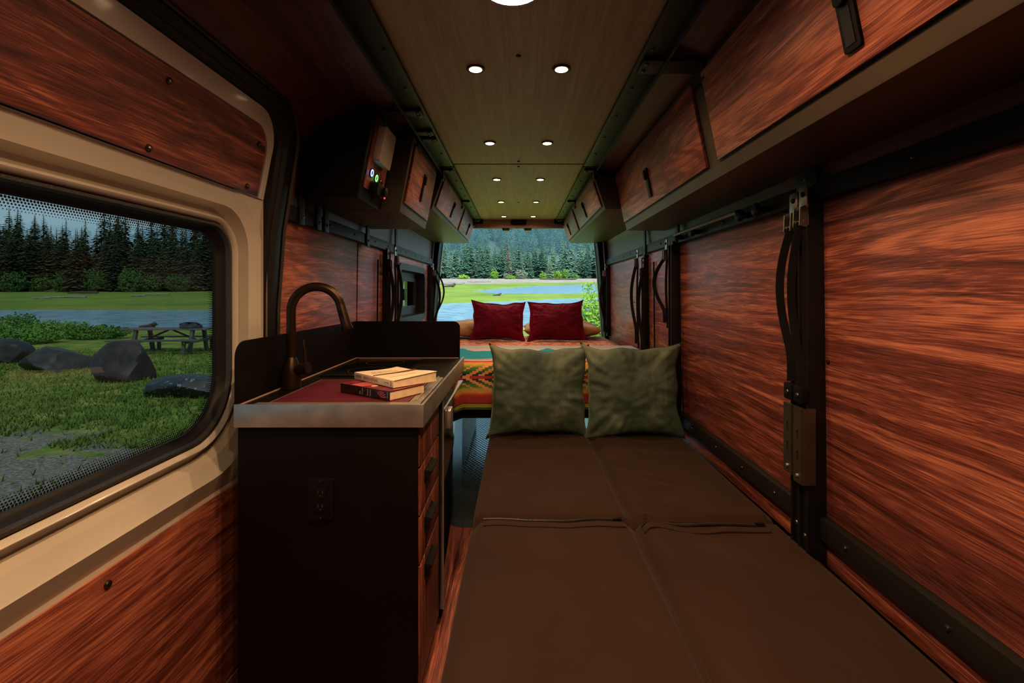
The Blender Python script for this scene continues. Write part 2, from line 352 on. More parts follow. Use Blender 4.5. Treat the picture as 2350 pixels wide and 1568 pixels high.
class MB:
    def __init__(s): s.v = []; s.f = []; s.m = []; s.col = []
    def add(s, verts, faces, mi=0):
        o = len(s.v); s.v += [tuple(p) for p in verts]
        for f in faces: s.f.append(tuple(i + o for i in f)); s.m.append(mi)
        return s
    def obox(s, o, ax, ay, az, r, mi=0):
        o, ax, ay, az = Vector(o), Vector(ax), Vector(ay), Vector(az)
        (a0, a1), (b0, b1), (c0, c1) = r
        p = [o + ax * a + ay * b + az * c for c in (c0, c1) for b in (b0, b1) for a in (a0, a1)]
        fs = [(0, 2, 3, 1), (4, 5, 7, 6), (0, 1, 5, 4), (2, 6, 7, 3), (0, 4, 6, 2), (1, 3, 7, 5)]
        if ax.cross(ay).dot(az) < 0: fs = [f[::-1] for f in fs]
        return s.add(p, fs, mi)
    def box(s, x0, x1, y0, y1, z0, z1, mi=0):
        return s.obox((0, 0, 0), (1, 0, 0), (0, 1, 0), (0, 0, 1), ((x0, x1), (y0, y1), (z0, z1)), mi)
    def prism(s, poly, fn, a, b, mi=0):
        """poly of 2D points; fn(u, v, w) gives the point; extruded w from a to b"""
        n = len(poly)
        p = [fn(u, v, a) for u, v in poly] + [fn(u, v, b) for u, v in poly]
        fs = [tuple(range(n))[::-1], tuple(range(n, 2 * n))]
        fs += [(i, (i + 1) % n, n + (i + 1) % n, n + i) for i in range(n)]
        return s.add(p, fs, mi)
    def tube(s, path, r, seg=10, caps=True, mi=0, close=False):
        path = [Vector(p) for p in path]; n = len(path)
        rs = r if isinstance(r, (list, tuple)) else [r] * n
        t0 = (path[1] - path[0]).normalized()
        up = Vector((0, 0, 1)) if abs(t0.z) < 0.9 else Vector((1, 0, 0))
        nrm = (up - t0 * up.dot(t0)).normalized()
        vs = []
        for i in range(n):
            if close: tg = (path[(i + 1) % n] - path[i - 1]).normalized()
            else: tg = (path[min(i + 1, n - 1)] - path[max(i - 1, 0)]).normalized()
            nrm = (nrm - tg * nrm.dot(tg)).normalized(); bn = tg.cross(nrm)
            vs += [path[i] + (nrm * math.cos(2 * PI * k / seg) + bn * math.sin(2 * PI * k / seg)) * rs[i] for k in range(seg)]
        fs = []
        for i in range(n if close else n - 1):
            j = (i + 1) % n
            fs += [(i * seg + k, i * seg + (k + 1) % seg, j * seg + (k + 1) % seg, j * seg + k) for k in range(seg)]
        if caps and not close: fs += [tuple(range(seg))[::-1], tuple(range((n - 1) * seg, n * seg))]
        return s.add(vs, fs, mi)
    def lathe(s, prof, o, ax=(0, 0, 1), seg=20, mi=0):
        """prof of (radius, along axis)"""
        o, ax = Vector(o), Vector(ax).normalized()
        u = ax.orthogonal().normalized(); v = ax.cross(u)
        vs = []; n = len(prof)
        for r, z in prof:
            vs += [o + ax * z + (u * math.cos(2 * PI * k / seg) + v * math.sin(2 * PI * k / seg)) * max(r, 1e-5) for k in range(seg)]
        fs = [(i * seg + k, i * seg + (k + 1) % seg, (i + 1) * seg + (k + 1) % seg, (i + 1) * seg + k) for i in range(n - 1) for k in range(seg)]
        fs += [tuple(range(seg))[::-1], tuple(range((n - 1) * seg, n * seg))]
        return s.add(vs, fs, mi)
    def ribbon(s, path, wv, th, mi=0):
        """flat strap along path; wv = half width vector (or list), th = thickness"""
        path = [Vector(p) for p in path]; n = len(path); vs = []
        ws = wv if isinstance(wv, list) else [wv] * n
        for i in range(n):
            tg = (path[min(i + 1, n - 1)] - path[max(i - 1, 0)]).normalized(); wvv = Vector(ws[i]); nn = tg.cross(wvv).normalized() * th / 2
            vs += [path[i] - wvv - nn, path[i] + wvv - nn, path[i] + wvv + nn, path[i] - wvv + nn]
        fs = [(i * 4 + k, i * 4 + (k + 1) % 4, i * 4 + 4 + (k + 1) % 4, i * 4 + 4 + k) for i in range(n - 1) for k in range(4)]
        fs += [(3, 2, 1, 0), tuple(range((n - 1) * 4, n * 4))]
        return s.add(vs, fs, mi)
    def grid(s, fn, nu, nv, mi=0):
        vs = [fn(i / nu, j / nv) for j in range(nv + 1) for i in range(nu + 1)]
        fs = [(j * (nu + 1) + i, j * (nu + 1) + i + 1, (j + 1) * (nu + 1) + i + 1, (j + 1) * (nu + 1) + i) for j in range(nv) for i in range(nu)]
        return s.add(vs, fs, mi)
    def strips(s, rows, mi=0, closed=False):
        """rows: list of equal-length point lists; skin between them"""
        n = len(rows[0]); vs = [p for r in rows for p in r]
        fs = [(j * n + i, j * n + (i + 1) % n, (j + 1) * n + (i + 1) % n, (j + 1) * n + i) for j in range(len(rows) - 1) for i in range(n if closed else n - 1)]
        return s.add(vs, fs, mi)

def rrect(u0, u1, v0, v1, r, seg=5):
    rs = r if isinstance(r, (list, tuple)) else [r] * 4        # order: (u1,v1) (u0,v1) (u0,v0) (u1,v0)
    out = []
    for (cu, cv, a0), rr in zip(((u1, v1, 0), (u0, v1, 90), (u0, v0, 180), (u1, v0, 270)), rs):
        su = -1 if cu == u1 else 1; sv = -1 if cv == v1 else 1
        for k in range(seg + 1):
            a = math.radians(a0 + 90 * k / seg)
            out.append((cu + su * rr + rr * math.cos(a), cv + sv * rr + rr * math.sin(a)))
    return out

def wloc(o):
    l = Vector((0, 0, 0))
    while o is not None: l += o.location; o = o.parent
    return l

def obj(name, mb, mat, parent=None, bevel=0.0, smooth=30, local=False, label=None):
    me = bpy.data.meshes.new(name)
    off = Vector((0, 0, 0)) if (local or parent is None) else wloc(parent)
    me.from_pydata([(p[0] - off.x, p[1] - off.y, p[2] - off.z) for p in mb.v], [], mb.f)
    mats = mat if isinstance(mat, (list, tuple)) else [mat]
    for k in mats: me.materials.append(M[k] if isinstance(k, str) else k)
    me.polygons.foreach_set('material_index', mb.m)
    if bevel > 0:
        bm = bmesh.new(); bm.from_mesh(me)
        bmesh.ops.remove_doubles(bm, verts=bm.verts, dist=1e-6)
        es = [e for e in bm.edges if len(e.link_faces) == 2 and e.calc_face_angle(0) > 0.6]
        bmesh.ops.bevel(bm, geom=es, offset=bevel, segments=2, profile=0.6, affect='EDGES', clamp_overlap=True)
        bm.to_mesh(me); bm.free()
    me.update()
    if smooth:
        me.polygons.foreach_set('use_smooth', [True] * len(me.polygons))
        me.set_sharp_from_angle(angle=math.radians(smooth))
    o = bpy.data.objects.new(name, me); COL.objects.link(o)
    if parent is not None: o.parent = parent
    if label: o['label'] = label
    return o

def thing(name, label, cat, loc=(0, 0, 0), rot=(0, 0, 0), group=None):
    o = bpy.data.objects.new(name, None); COL.objects.link(o)
    o.empty_display_size = 0.1
    o.location = loc; o.rotation_euler = rot; o['label'] = label; o['category'] = cat
    if group: o['group'] = group
    return o
def tag(o, label, cat, group=None):
    o['label'] = label; o['category'] = cat
    if group: o['group'] = group
    return o
def struct(name, mb, mat, **kw):
    o = obj(name, mb, mat, **kw)
    if o.parent is None: o['kind'] = 'structure'
    return o
def dup(root, loc, rot=None, label=None):
    r = root.copy(); COL.objects.link(r); r.location = loc
    if rot is not None: r.rotation_euler = rot
    if label: r['label'] = label
    for ch in list(root.children):
        c = ch.copy(); COL.objects.link(c); c.parent = r
        for g in list(ch.children):
            d = g.copy(); COL.objects.link(d); d.parent = c
    return r

def bolt(parent, p, ax, r=0.006, mat='chrome_bolt', name='bolt', hgt=0.005):
    mb = MB().lathe([(r, 0), (r, hgt * .35), (r * .8, hgt * .8), (r * .35, hgt), (0, hgt)], p, ax, seg=12)
    return obj(name, mb, mat, parent)

def text_mb(txt, size, fn, align='LEFT', depth=0.0):
    """flat lettering: fn(u, v) -> point"""
    cu = bpy.data.curves.new('t', 'FONT'); cu.body = txt; cu.size = size; cu.align_x = align; cu.align_y = 'CENTER'; cu.resolution_u = 2
    ob = bpy.data.objects.new('t', cu); COL.objects.link(ob)
    dg = bpy.context.evaluated_depsgraph_get(); dg.update()
    me = bpy.data.meshes.new_from_object(ob.evaluated_get(dg))
    mb = MB().add([fn(v.co.x, v.co.y) for v in me.vertices], [tuple(p.vertices) for p in me.polygons])
    bpy.data.objects.remove(ob); bpy.data.curves.remove(cu); bpy.data.meshes.remove(me)
    return mb

def sm(a, b, x):
    t = max(0.0, min(1.0, (x - a) / (b - a))); return t * t * (3 - 2 * t)
def itp(tab, x):
    if x <= tab[0][0]: return tab[0][1]
    for (x0, y0), (x1, y1) in zip(tab, tab[1:]):
        if x <= x1: return y0 + (y1 - y0) * (x - x0) / (x1 - x0)
    return tab[-1][1]

YF, YR = -1.1, 4.93            # front and rear end of the van interior
CE = 0.74                      # ceiling over camera

# ------------------------------------------------------------------ shell: floor, ceiling, walls
struct('floor', MB().box(-0.97, 0.97, YF, YR, -0.06, 0.0), 'floor_wood')
struct('trim_1', MB().box(-0.97, 0.97, YR, YR + 0.06, -0.10, 0.004), 'grey_metal')

# roof skin above, with the ceiling panels below it
ceil = MB(); ceil.box(-1.0, 1.0, YF, YR + 0.02, H0 + 0.775, H0 + 0.80)
c = struct('ceiling', ceil, 'black_metal')
p1 = obj('ceiling_panel', MB().box(-0.378, 0.378, YF, 2.772, H0 + CE, H0 + CE + 0.006), 'ceiling_wood', c)
p2 = obj('ceiling_panel', MB().box(-0.378, 0.378, 2.792, YR - 0.03, H0 + CE, H0 + CE + 0.006), 'ceiling_wood', c)
for y in (1.62 - 0.11, 2.72, 2.835, 3.93 + 0.02):
    bolt(c, (0.0, y, H0 + CE), (0, 0, -1), 0.008, 'black_metal', 'screw')

cove_r = [(0.885, 0.33), (0.875, 0.46), (0.845, 0.58), (0.78, 0.66), (0.66, 0.71), (0.52, 0.735), (0.40, 0.755)]
def cove(side, pts, y0, y1):
    return MB().strips([[Wd(side * x, h, y0) for x, h in pts], [Wd(side * x, h, y1) for x, h in pts]])
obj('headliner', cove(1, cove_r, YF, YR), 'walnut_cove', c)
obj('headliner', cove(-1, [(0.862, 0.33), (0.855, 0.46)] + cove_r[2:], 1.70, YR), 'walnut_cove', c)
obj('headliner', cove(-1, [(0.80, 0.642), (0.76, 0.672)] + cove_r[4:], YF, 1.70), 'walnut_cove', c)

# outer body skins keep daylight out
sk = MB().strips([[Wd(0.99, -1.3, y) , Wd(0.99, 0.40, y), Wd(0.93, 0.62, y), Wd(0.7, 0.80, y)] for y in (YF, YR)])
wr = struct('wall_right', sk, 'black_metal')
wl_pts = [(-0.99, -1.3), (-0.99, 0.40), (-0.93, 0.62), (-0.7, 0.80)]
sk = MB()
sk.strips([[Wd(x, h, y) for x, h in wl_pts] for y in (1.66, 3.62)])
sk.strips([[Wd(x, h, y) for x, h in wl_pts] for y in (4.30, YR)])
sk.strips([[Wd(x, h, y) for x, h in ((-0.99, -1.3), (-0.99, -0.15))] for y in (3.62, 4.30)])
sk.strips([[Wd(x, h, y) for x, h in ((-0.99, 0.13), (-0.99, 0.40), (-0.93, 0.62), (-0.7, 0.80))] for y in (3.62, 4.30)])
wl = struct('wall_left', sk, 'black_metal')
struct('front_light_blocker', MB().box(-1.0, 1.0, YF - 0.03, YF, -0.06, H0 + 0.8), 'laminate')  # made-up unseen panel that blocks light from the front

def rx(h): return 0.892 - 0.012 * h            # right wall surface
def wallpanel(side, fx, y0, y1, h0, h1, mat, parent, th=0.006):
    mb = MB().prism([(fx(h0), h0), (fx(h0) + th, h0), (fx(h1) + th, h1), (fx(h1), h1)], lambda u, v, w_: Wd(side * u, v, w_), y0, y1)
    return obj('wall_panel', mb, mat, parent, bevel=0.001)
for y0, y1 in ((YF, 1.415), (1.50, 2.665), (2.73, 4.80)):
    wallpanel(1, rx, y0, y1, -0.652, 0.268, 'walnut', wr)
wallpanel(1, rx, YF, 2.7, -0.80, -0.722, 'walnut', wr)
wallpanel(1, rx, YF, 2.62, 0.330, 0.40, 'light_panel', wr)
wallpanel(1, rx, 2.64, 3.28, 0.330, 0.50, 'light_panel', wr)
wallpanel(1, rx, 3.31, 4.80, 0.330, 0.56, 'light_panel', wr)
for y, h in ((3.72, -0.075), (3.60, -0.072), (2.62, -0.22), (1.395, -0.20)):
    bolt(wr, Wd(rx(h), h, y), (-1, 0, 0), 0.006, 'black_metal', 'screw')
def lx(h): return 0.866 - 0.012 * h
lwin = (3.50, 4.40, -0.185, 0.170)             # rear left window opening in the panel: y0 y1 h0 h1
wallpanel(-1, lx, 1.76, 2.585, -1.2, 0.268, 'walnut', wl)
wallpanel(-1, lx, 2.605, 3.12, -1.2, 0.268, 'walnut', wl)
for y0, y1, h0, h1 in ((3.13, lwin[0], -1.2, .268), (lwin[1], 4.78, -1.2, .268), (lwin[0], lwin[1], -1.2, lwin[2]), (lwin[0], lwin[1], lwin[3], .268)):
    wallpanel(-1, lx, y0, y1, h0, h1, 'walnut', wl)
wallpanel(-1, lx, 1.76, 2.60, 0.330, 0.40, 'light_panel', wl)
wallpanel(-1, lx, 2.62, 3.28, 0.330, 0.50, 'light_panel', wl)
wallpanel(-1, lx, 3.31, 4.78, 0.330, 0.56, 'light_panel', wl)

# rear end: header, pillars
hd = MB().prism([(YR - .03, .655), (YR + .03, .655), (YR + .03, .79), (YR - .03, .79)], lambda u, v, w_: Wd(w_, v, u), -0.80, 0.80)
struct('trim_2', hd, 'header', bevel=0.008)
for s in (-1, 1):
    mb = MB().prism([(0.765 * s, 0.66), (0.86 * s, 0.66), (0.99 * s, 0.3), (0.99 * s, -1.25), (0.90 * s, -1.25), (0.855 * s, -0.36), (0.80 * s, 0.35)][::s], lambda u, v, w_: Wd(u, v, w_), YR - 0.12, YR + 0.04)
    pl = struct('trim_3' if s < 0 else 'trim_4', mb, 'laminate', bevel=0.004)
    obj('edge_strip', MB().tube([Wd(0.763 * s, 0.655, YR + .045), Wd(0.797 * s, 0.35, YR + .045), Wd(0.852 * s, -0.36, YR + .045), Wd(0.897 * s, -1.25, YR + .045)], 0.009, 8), 'edge_alu', pl)
    obj('pillar_strip', MB().tube([Wd(0.84 * s, 0.50, YR - .14), Wd(0.858 * s, 0.27, YR - .14), Wd(0.87 * s, -0.40, YR - .14)], 0.007, 8), 'edge_alu', pl)
    obj('corner_cap', MB().prism(rrect(0.36 if s > 0 else -0.50, 0.50 if s > 0 else -0.36, 0.695, 0.745, 0.015), lambda u, v, w_: Wd(u, v, w_), YR - .07, YR - .031), 'plastic_black', pl)

# ------------------------------------------------------------------ sliding door on the left
def dxf(h): return -itp([(-1.3, .895), (0.0, .895), (.305, .865), (.45, .838), (.585, .808)], h)
G = dict(y0=-0.9, y1=1.505, h0=-0.404, h1=0.182)
RR = [0.07, 0.07, 0.16, 0.16]
def ring(d, x):
    base = rrect(G['y0'] - d, G['y1'] + d, G['h0'] - d, G['h1'] + d, [r + d * .75 for r in RR], 10)
    return [Wd(x, v, u) for u, v in base]
dm = MB()
prof = [(0.030, -.918), (0.033, -.902), (0.041, -.896), (0.048, -.903), (0.053, -.932), (0.074, -.932), (0.082, -.886), (0.120, -.872), (0.127, -.867)]
rows = [ring(d, x) for d, x in prof]
def torect(p, y0, y1, h0, h1, x):
    yy, hh = p.y, p.z - H0
    cy, ch = (y0 + y1) / 2, (h0 + h1) / 2
    return yy, hh
outer = []
for p in rows[-1]:
    yy, hh = p.y, p.z - H0
    hy = 1.63 if yy > 1.50 else yy
    hh2 = 0.312 if hh > 0.22 else (-0.588 if hh < -0.36 else hh)
    outer.append(Wd(dxf(hh2) + (0.0), hh2, max(-0.98, hy)))
rows.append(outer)
dm.strips(rows, closed=True)
dr = struct('door_1', dm, 'van_paint', smooth=50)
# upper door frame: band around the upper wood panel, then lower skin
up = MB()
def dplate(poly, o=0.0): return [Wd(dxf(v) + o, v, u) for u, v in poly]
def rimpath(y1, h0, h1, r, n=12):
    out = [(-0.98, h0)] + [(y1 * k / 6, h0) for k in range(1, 6)] + [(y1, h0)]
    out += [(y1, h0 + (h1 - r - h0) * k / 6) for k in range(1, 6)]
    out += [(y1 - r + r * math.cos(PI / 2 * k / n), h1 - r + r * math.sin(PI / 2 * k / n)) for k in range(n + 1)]
    out += [((y1 - r) * (1 - k / 6), h1) for k in range(1, 6)] + [(-0.98, h1)]
    return out
a_ = rimpath(1.63, 0.312, 0.585, 0.115); b_ = rimpath(1.595, 0.312, 0.532, 0.085)
up.strips([[Wd(dxf(v) + 0.004, v, u) for u, v in a_], [Wd(dxf(v) + 0.006, v, u) for u, v in b_], [Wd(dxf(v) - 0.006, v, u) for u, v in b_]])
up.strips([[Wd(dxf(-.588), -.588, -0.98), Wd(dxf(-.588), -.588, 1.63)], [Wd(dxf(-1.2), -1.2, -0.98), Wd(dxf(-1.2), -1.2, 1.63)]])
up.strips([[Wd(-.86, -1.2, 1.63), Wd(-.86, .45, 1.63)], [Wd(-.96, -1.2, 1.632), Wd(-.96, .45, 1.632)]])
obj('door_skin', up, 'van_paint', dr, smooth=50)
bk_ = MB()
for h0_, h1_ in ((-1.3, -.47), (.24, .70)):
    bk_.strips([[Wd(-.985 if h0_ < 0 else -.975, h0_, YF), Wd(-.985 if h0_ < 0 else -.975, h0_, 1.68)], [Wd(-.985 if h0_ < 0 else -.93, h1_, YF), Wd(-.985 if h0_ < 0 else -.93, h1_, 1.68)]])
bk_.strips([[Wd(-.98, -1.3, 1.60), Wd(-.96, .62, 1.60)], [Wd(-.98, -1.3, 1.70), Wd(-.96, .62, 1.70)]])
obj('outer_skin', bk_, 'black_metal', dr)
pp = rimpath(1.592, 0.318, 0.528, 0.082)
obj('upper_wood_panel', MB().prism(pp, lambda u, v, w_: Wd(dxf(v) + w_, v, u), -0.004, 0.002), 'walnut_door', dr)
lp = rrect(-0.98, 1.60, -1.18, -0.60, 0.012, 3)
obj('lower_wood_panel', MB().prism(lp, lambda u, v, w_: Wd(dxf(v) + w_, v, u), 0.0, 0.006), 'walnut_door', dr)
for u, v in ((1.14, .50), (1.12, .335), (1.545, .475), (1.525, .336), (0.5, .50), (0.5, .34)):
    bolt(dr, Wd(dxf(v) + .002, v, u), (1, 0, .1), 0.009, 'chrome_bolt', 'panel_button', 0.007)
for u, v in ((1.045, -.63), (1.575, -.625), (1.575, -.87), (1.575, -1.12), (0.6, -.63)):
    bolt(dr, Wd(dxf(v) + .006, v, u), (1, 0, 0), 0.009, 'chrome_bolt', 'panel_button', 0.007)
# window in the door
wm = MB().strips([ring(d, x) for d, x in ((0.0, -.953), (0.0, -.946), (0.010, -.940), (0.013, -.925), (0.018, -.918))], closed=True)
wn = struct('window_1', wm, 'rubber', smooth=50)
obj('window_gasket', MB().strips([ring(d, x) for d, x in ((0.016, -.920), (0.020, -.908), (0.027, -.907), (0.032, -.920))], closed=True), 'speckle', wn, smooth=50)
gl = MB().add(ring(0.003, -.950), [tuple(range(44))])
gl = MB(); rg = ring(0.003, -.950); gl.add(rg, [tuple(range(len(rg)))])
obj('pane', gl, 'glass', wn, smooth=0)
# printed dot border on the pane
random.seed(3)
dots = MB()
def dotring(d, r, ph):
    base = rrect(G['y0'] + d, G['y1'] - d, G['h0'] + d, G['h1'] - d, [max(.02, q - d * .6) for q in RR], 14)
    base.append(base[0]); step = 0.0068; carry = step * ph
    for (u0, v0), (u1, v1) in zip(base, base[1:]):
        L = math.hypot(u1 - u0, v1 - v0); t = carry
        while t < L:
            u, v = u0 + (u1 - u0) * t / L, v0 + (v1 - v0) * t / L
            if u > 0.66:
                dots.add([Wd(-.9485, v + r * math.sin(k * PI / 3), u + r * math.cos(k * PI / 3)) for k in range(6)], [tuple(range(6))])
            t += step
        carry = t - L
for i, r in enumerate((.0031, .0027, .0023, .0018, .0013)):
    dotring(0.004 + 0.0058 * i, r, 0.5 * (i % 2))
obj('dot_border', dots, 'rubber', wn, smooth=0)['kind'] = 'stuff'
# black seal and jamb round the door opening
def sealpath(y1, h1, r): return rimpath(y1, -1.2, h1, r)[6:]
jm = MB()
jr = [(1.632, .588, .118, -.012), (1.640, .592, .12, .012), (1.655, .603, .125, .020), (1.665, .605, .125, .008), (1.68, .612, .13, .010), (1.69, .620, .13, .022), (1.72, .632, .135, .026), (1.745, .640, .14, .010), (1.765, .648, .145, .016)]
def jx(h, d): return -itp([(-1.3, .893), (0.0, .890), (.305, .862), (.45, .836), (.65, .80)], h) + d
jm.strips([[Wd(jx(v, d), v, u) for u, v in sealpath(y1, h1, r)] for y1, h1, r, d in jr])
jb = struct('trim_5', jm, 'rubber', smooth=40)
obj('seal_bead', MB().tube([Wd(jx(v, .018), v, u) for u, v in sealpath(1.757, .646, .14)], 0.007, 8), 'speckle', jb)
obj('seal_highlight', MB().tube([Wd(-.872, h, 1.672) for h in (-.16, -.02, .10)], 0.0035, 6), 'steel', jb)  # thin steel tube modelled as the highlight along the seal

# rear left window
l0, l1, m0, m1 = lwin
def lring(d, x, r=0.05): return [Wd(-x, v, u) for u, v in rrect(l0 - d, l1 + d, m0 - d, m1 + d, r + max(d, -0.03) * .8, 6)]
fw = MB().strips([lring(.05, .862), lring(.05, .852), lring(0.0, .852), lring(-.004, .93), lring(-.05, .932)], closed=True)
wn2 = struct('window_2', fw, 'rail_metal', smooth=40)
obj('window_frame', MB().strips([lring(-.045, .945), lring(-.045, .925), lring(-.075, .925), lring(-.075, .945)], closed=True), 'rail_metal', wn2)
obj('slider_post', MB().box(-.945, -.930, 3.86, 3.885, H0 + m0 + .05, H0 + m1 - .05), 'black_metal', wn2)
obj('window_latch', MB().box(-.930, -.915, 3.875, 3.95, H0 - .06, H0 + .03), 'plastic_black', wn2, bevel=.003)
obj('pane', MB().add(lring(-.07, .944), [tuple(range(28))]), 'glass', wn2, smooth=0)
for u in (3.6, 3.75, 3.9, 4.05, 4.2, 4.3):
    bolt(wn2, Wd(-.925, m1 - .06, u), (1, 0, 0), .004, 'chrome_bolt', 'screw'); bolt(wn2, Wd(-.925, m0 + .06, u), (1, 0, 0), .004, 'chrome_bolt', 'screw')

# ------------------------------------------------------------------ wall rails
def rail(name, label, side, fx, y0, y1, h0, h1, bolts, th=0.022):
    t = thing(name, label, 'rail', Wd(side * fx(h0), h0, (y0 + y1) / 2))
    x1 = fx(h0); poly = [(x1, h0), (x1 - th, h0 + .004), (x1 - th, h1 - .004), (x1, h1)]
    obj('rail_body', MB().prism(poly[::-side] if side > 0 else poly, lambda u, v, w_: Wd(side * u, v, w_), y0, y1), 'rail_metal', t, bevel=0.0015)
    for y in bolts: bolt(t, Wd(side * (x1 - th), (h0 + h1) / 2, y), (-side, 0, 0), .0065)
    return t
rail('wall_rail', 'long black steel rail along the right wall under the overhead cabinets', 1, rx, YF, 4.78, .268, .330, (0.45, .8, 1.06, 1.36, 2.05, 2.45, 2.95, 3.5, 3.75, 4.0, 4.4))
rail('wall_rail', 'black rail along the foot of the right wall just above the brown bench', 1, rx, YF, 1.41, -.722, -.652, (0.35, .70, .99, 1.30))
rail('wall_rail', 'short black rail low on the right wall between the two strap posts', 1, rx, 1.51, 2.66, -.722, -.652, (1.66, 1.9, 2.15, 2.45))
rail('wall_rail', 'long black steel rail along the left wall below the control box', -1, lx, 1.76, 4.77, .268, .330, (1.9, 2.16, 2.48, 2.84, 3.12, 3.45, 3.62, 3.95, 4.2, 4.5))

# brackets dropping from the left rail up to the cabinets
def upright(side, fx, y, label, hb=.262, ht=.372, w_=.045):
    t = thing('rail_bracket', label, 'bracket', Wd(side * (fx(hb) - .03), hb, y))
    x0, x1 = sorted((side * (fx(hb) - .022), side * (fx(hb) - .032)))
    obj('plate', MB().box(x0, x1, y - w_ / 2, y + w_ / 2, H0 + hb, H0 + ht), 'black_metal', t, bevel=.002)
    bolt(t, Wd(side * (fx(hb) - .032), hb + .03, y), (-side, 0, 0), .007)
    return t
upright(-1, lx, 1.86, 'black bracket at the front end of the left rail beside the door seal')
upright(-1, lx, 2.02, 'black bracket on the left rail under the rear half of the control box')
upright(-1, lx, 2.10, 'black bracket on the left rail under the gap between control box and cabinet')
upright(-1, lx, 2.68, 'black bracket on the left rail above the panel seam over the counter', .258, .40)
upright(-1, lx, 3.30, 'black upright bracket on the left rail above the small rear window', .258, .50)
upright(1, rx, 3.30, 'black upright bracket on the right rail near the rear opening', .258, .50)
upright(1, rx, 2.62, 'black bracket on the right rail at the end of the hanging bar', .29, .372)
upright(1, rx, 1.44, 'black bracket above the steel strap hooks on the right wall', .31, .372, .10)

# hanging bar on the right rail
t = thing('hanging_bar', 'slim steel hanging bar mounted on the right rail under the big cabinet', 'bar', Wd(.83, .30, 2.2))
obj('bar', MB().tube([Wd(.826, .305, 1.83), Wd(.826, .305, 2.56)], .0085, 10), 'bracket_steel', t)
for y in (1.83, 2.56, 1.70, 2.33):
    obj('standoff_knob', MB().lathe([(.012, 0), (.012, .02), (.022, .024), (.024, .034), (.018, .042), (0, .044)], Wd(rx(.3) - .022, .292, y), (-1, 0, 0), 14), 'rail_metal', t)

# ------------------------------------------------------------------ ceiling rails with straps
for s, nm in ((-1, 'left'), (1, 'right')):
    side = 'left' if s < 0 else 'right'
    for (y0, y1, wh) in ((YF, 2.775, 'front'), (2.79, 4.86, 'rear')):
        t = thing('ceiling_rail', f'black bolted rail along the {side} edge of the {wh} ceiling panel', 'rail', Wd(s * .41, .72, (y0 + y1) / 2))
        xs = sorted((s * .374, s * .454))
        obj('rail_body', MB().box(xs[0], xs[1], y0, y1, H0 + .724, H0 + .738), 'rail_metal', t, bevel=.002)
        obj('rail_lip', MB().box(*sorted((s * .448, s * .456)), y0, y1, H0 + .700, H0 + .738), 'rail_metal', t, bevel=.001)
        y = y0 + .10 if wh == 'rear' else 0.9
        while y < y1 - .04:
            bolt(t, Wd(s * .40, .724, y), (0, 0, -1), .006); y += .27 if wh == 'front' else .24
def ceil_bracket(s, y, label, x1, w_=.055):
    t = thing('ceiling_bracket', label, 'bracket', Wd(s * .45, .70, y))
    a, b = sorted((s * .385, s * x1))
    obj('plate', MB().box(a, b, y - w_ / 2, y + w_ / 2, H0 + .712, H0 + .723), 'black_metal', t, bevel=.002)
    bolt(t, Wd(s * .40, .712, y - w_ / 4), (0, 0, -1), .008); bolt(t, Wd(s * .40, .712, y + w_ / 4), (0, 0, -1), .008)
    obj('hook_tab', MB().box(*sorted((s * (x1 - .006), s * x1)), y - w_ / 2, y + w_ / 2, H0 + .66, H0 + .72), 'black_metal', t)
ceil_bracket(1, 1.53, 'black bracket tying the right ceiling rail to the big cabinet', .575, .09)
ceil_bracket(-1, 1.93, 'black bracket tying the left ceiling rail to the control box', .53)
ceil_bracket(-1, 2.17, 'black bracket at the left ceiling rail between control box and cabinet', .50, .05)
ceil_bracket(-1, 2.27, 'black bracket at the left ceiling rail above the single-door cabinet', .47, .05)
for s, side in ((-1, 'left'), (1, 'right')):
    ceil_bracket(s, 2.84, f'small bracket just behind the ceiling seam on the {side} rail', .445, .05)
    ceil_bracket(s, 3.82, f'small bracket midway along the rear {side} ceiling rail', .445, .05)
    ceil_bracket(s, 4.80, f'small bracket at the rear end of the {side} ceiling rail', .445, .05)

# ------------------------------------------------------------------ overhead cabinets
def face_frame(side, pb, pt):
    """cabinet face from its bottom edge pb to its top edge pt (x, h): returns f(y, t, n)"""
    B = Vector((side * pb[0], 0, H0 + pb[1])); T = Vector((side * pt[0], 0, H0 + pt[1]))
    L = (T - B).length; d = (T - B) / L; n = Vector((-side * d.z * 1.0, 0, side * d.x))
    if n.x * side > 0: n = -n
    return (lambda y, t, o=0.0: B + d * t + n * o + Vector((0, y, 0))), L
def fslab(mb, f, y0, y1, t0, t1, n0, n1, mi=0):
    p = [f(y, t, n) for n in (n0, n1) for t in (t0, t1) for y in (y0, y1)]
    fs = [(0, 2, 3, 1), (4, 5, 7, 6), (0, 1, 5, 4), (2, 6, 7, 3), (0, 4, 6, 2), (1, 3, 7, 5)]
    mb.add(p, fs, mi); return mb
def fix_normals(o):
    bm = bmesh.new(); bm.from_mesh(o.data); bmesh.ops.recalc_face_normals(bm, faces=bm.faces); bm.to_mesh(o.data); bm.free(); return o

def pull(f, y, t0, t1, parent, w_=.034):
    mb = MB().prism(rrect(y - w_ / 2, y + w_ / 2, t0, t1, .006, 3), lambda u, v, n: f(u, v, n), .010, .017)
    h = fix_normals(obj('handle', mb, 'plastic_black', parent, bevel=.001))
    g = MB(); Lh = t1 - t0
    fslab(g, f, y - w_ * .28, y + w_ * .28, t0 + Lh * .08, t0 + Lh * .62, .0172, .0185)
    fix_normals(obj('handle_recess', g, 'rubber', h))
    g = MB().prism(rrect(y - w_ * .30, y + w_ * .30, t0 + Lh * .62, t0 + Lh * .93, .20 * w_, 4), lambda u, v, n: f(u, v, n), .017, .017 + .26 * w_)
    fix_normals(obj('handle_latch', g, 'plastic_black', h, bevel=.003))
    return h

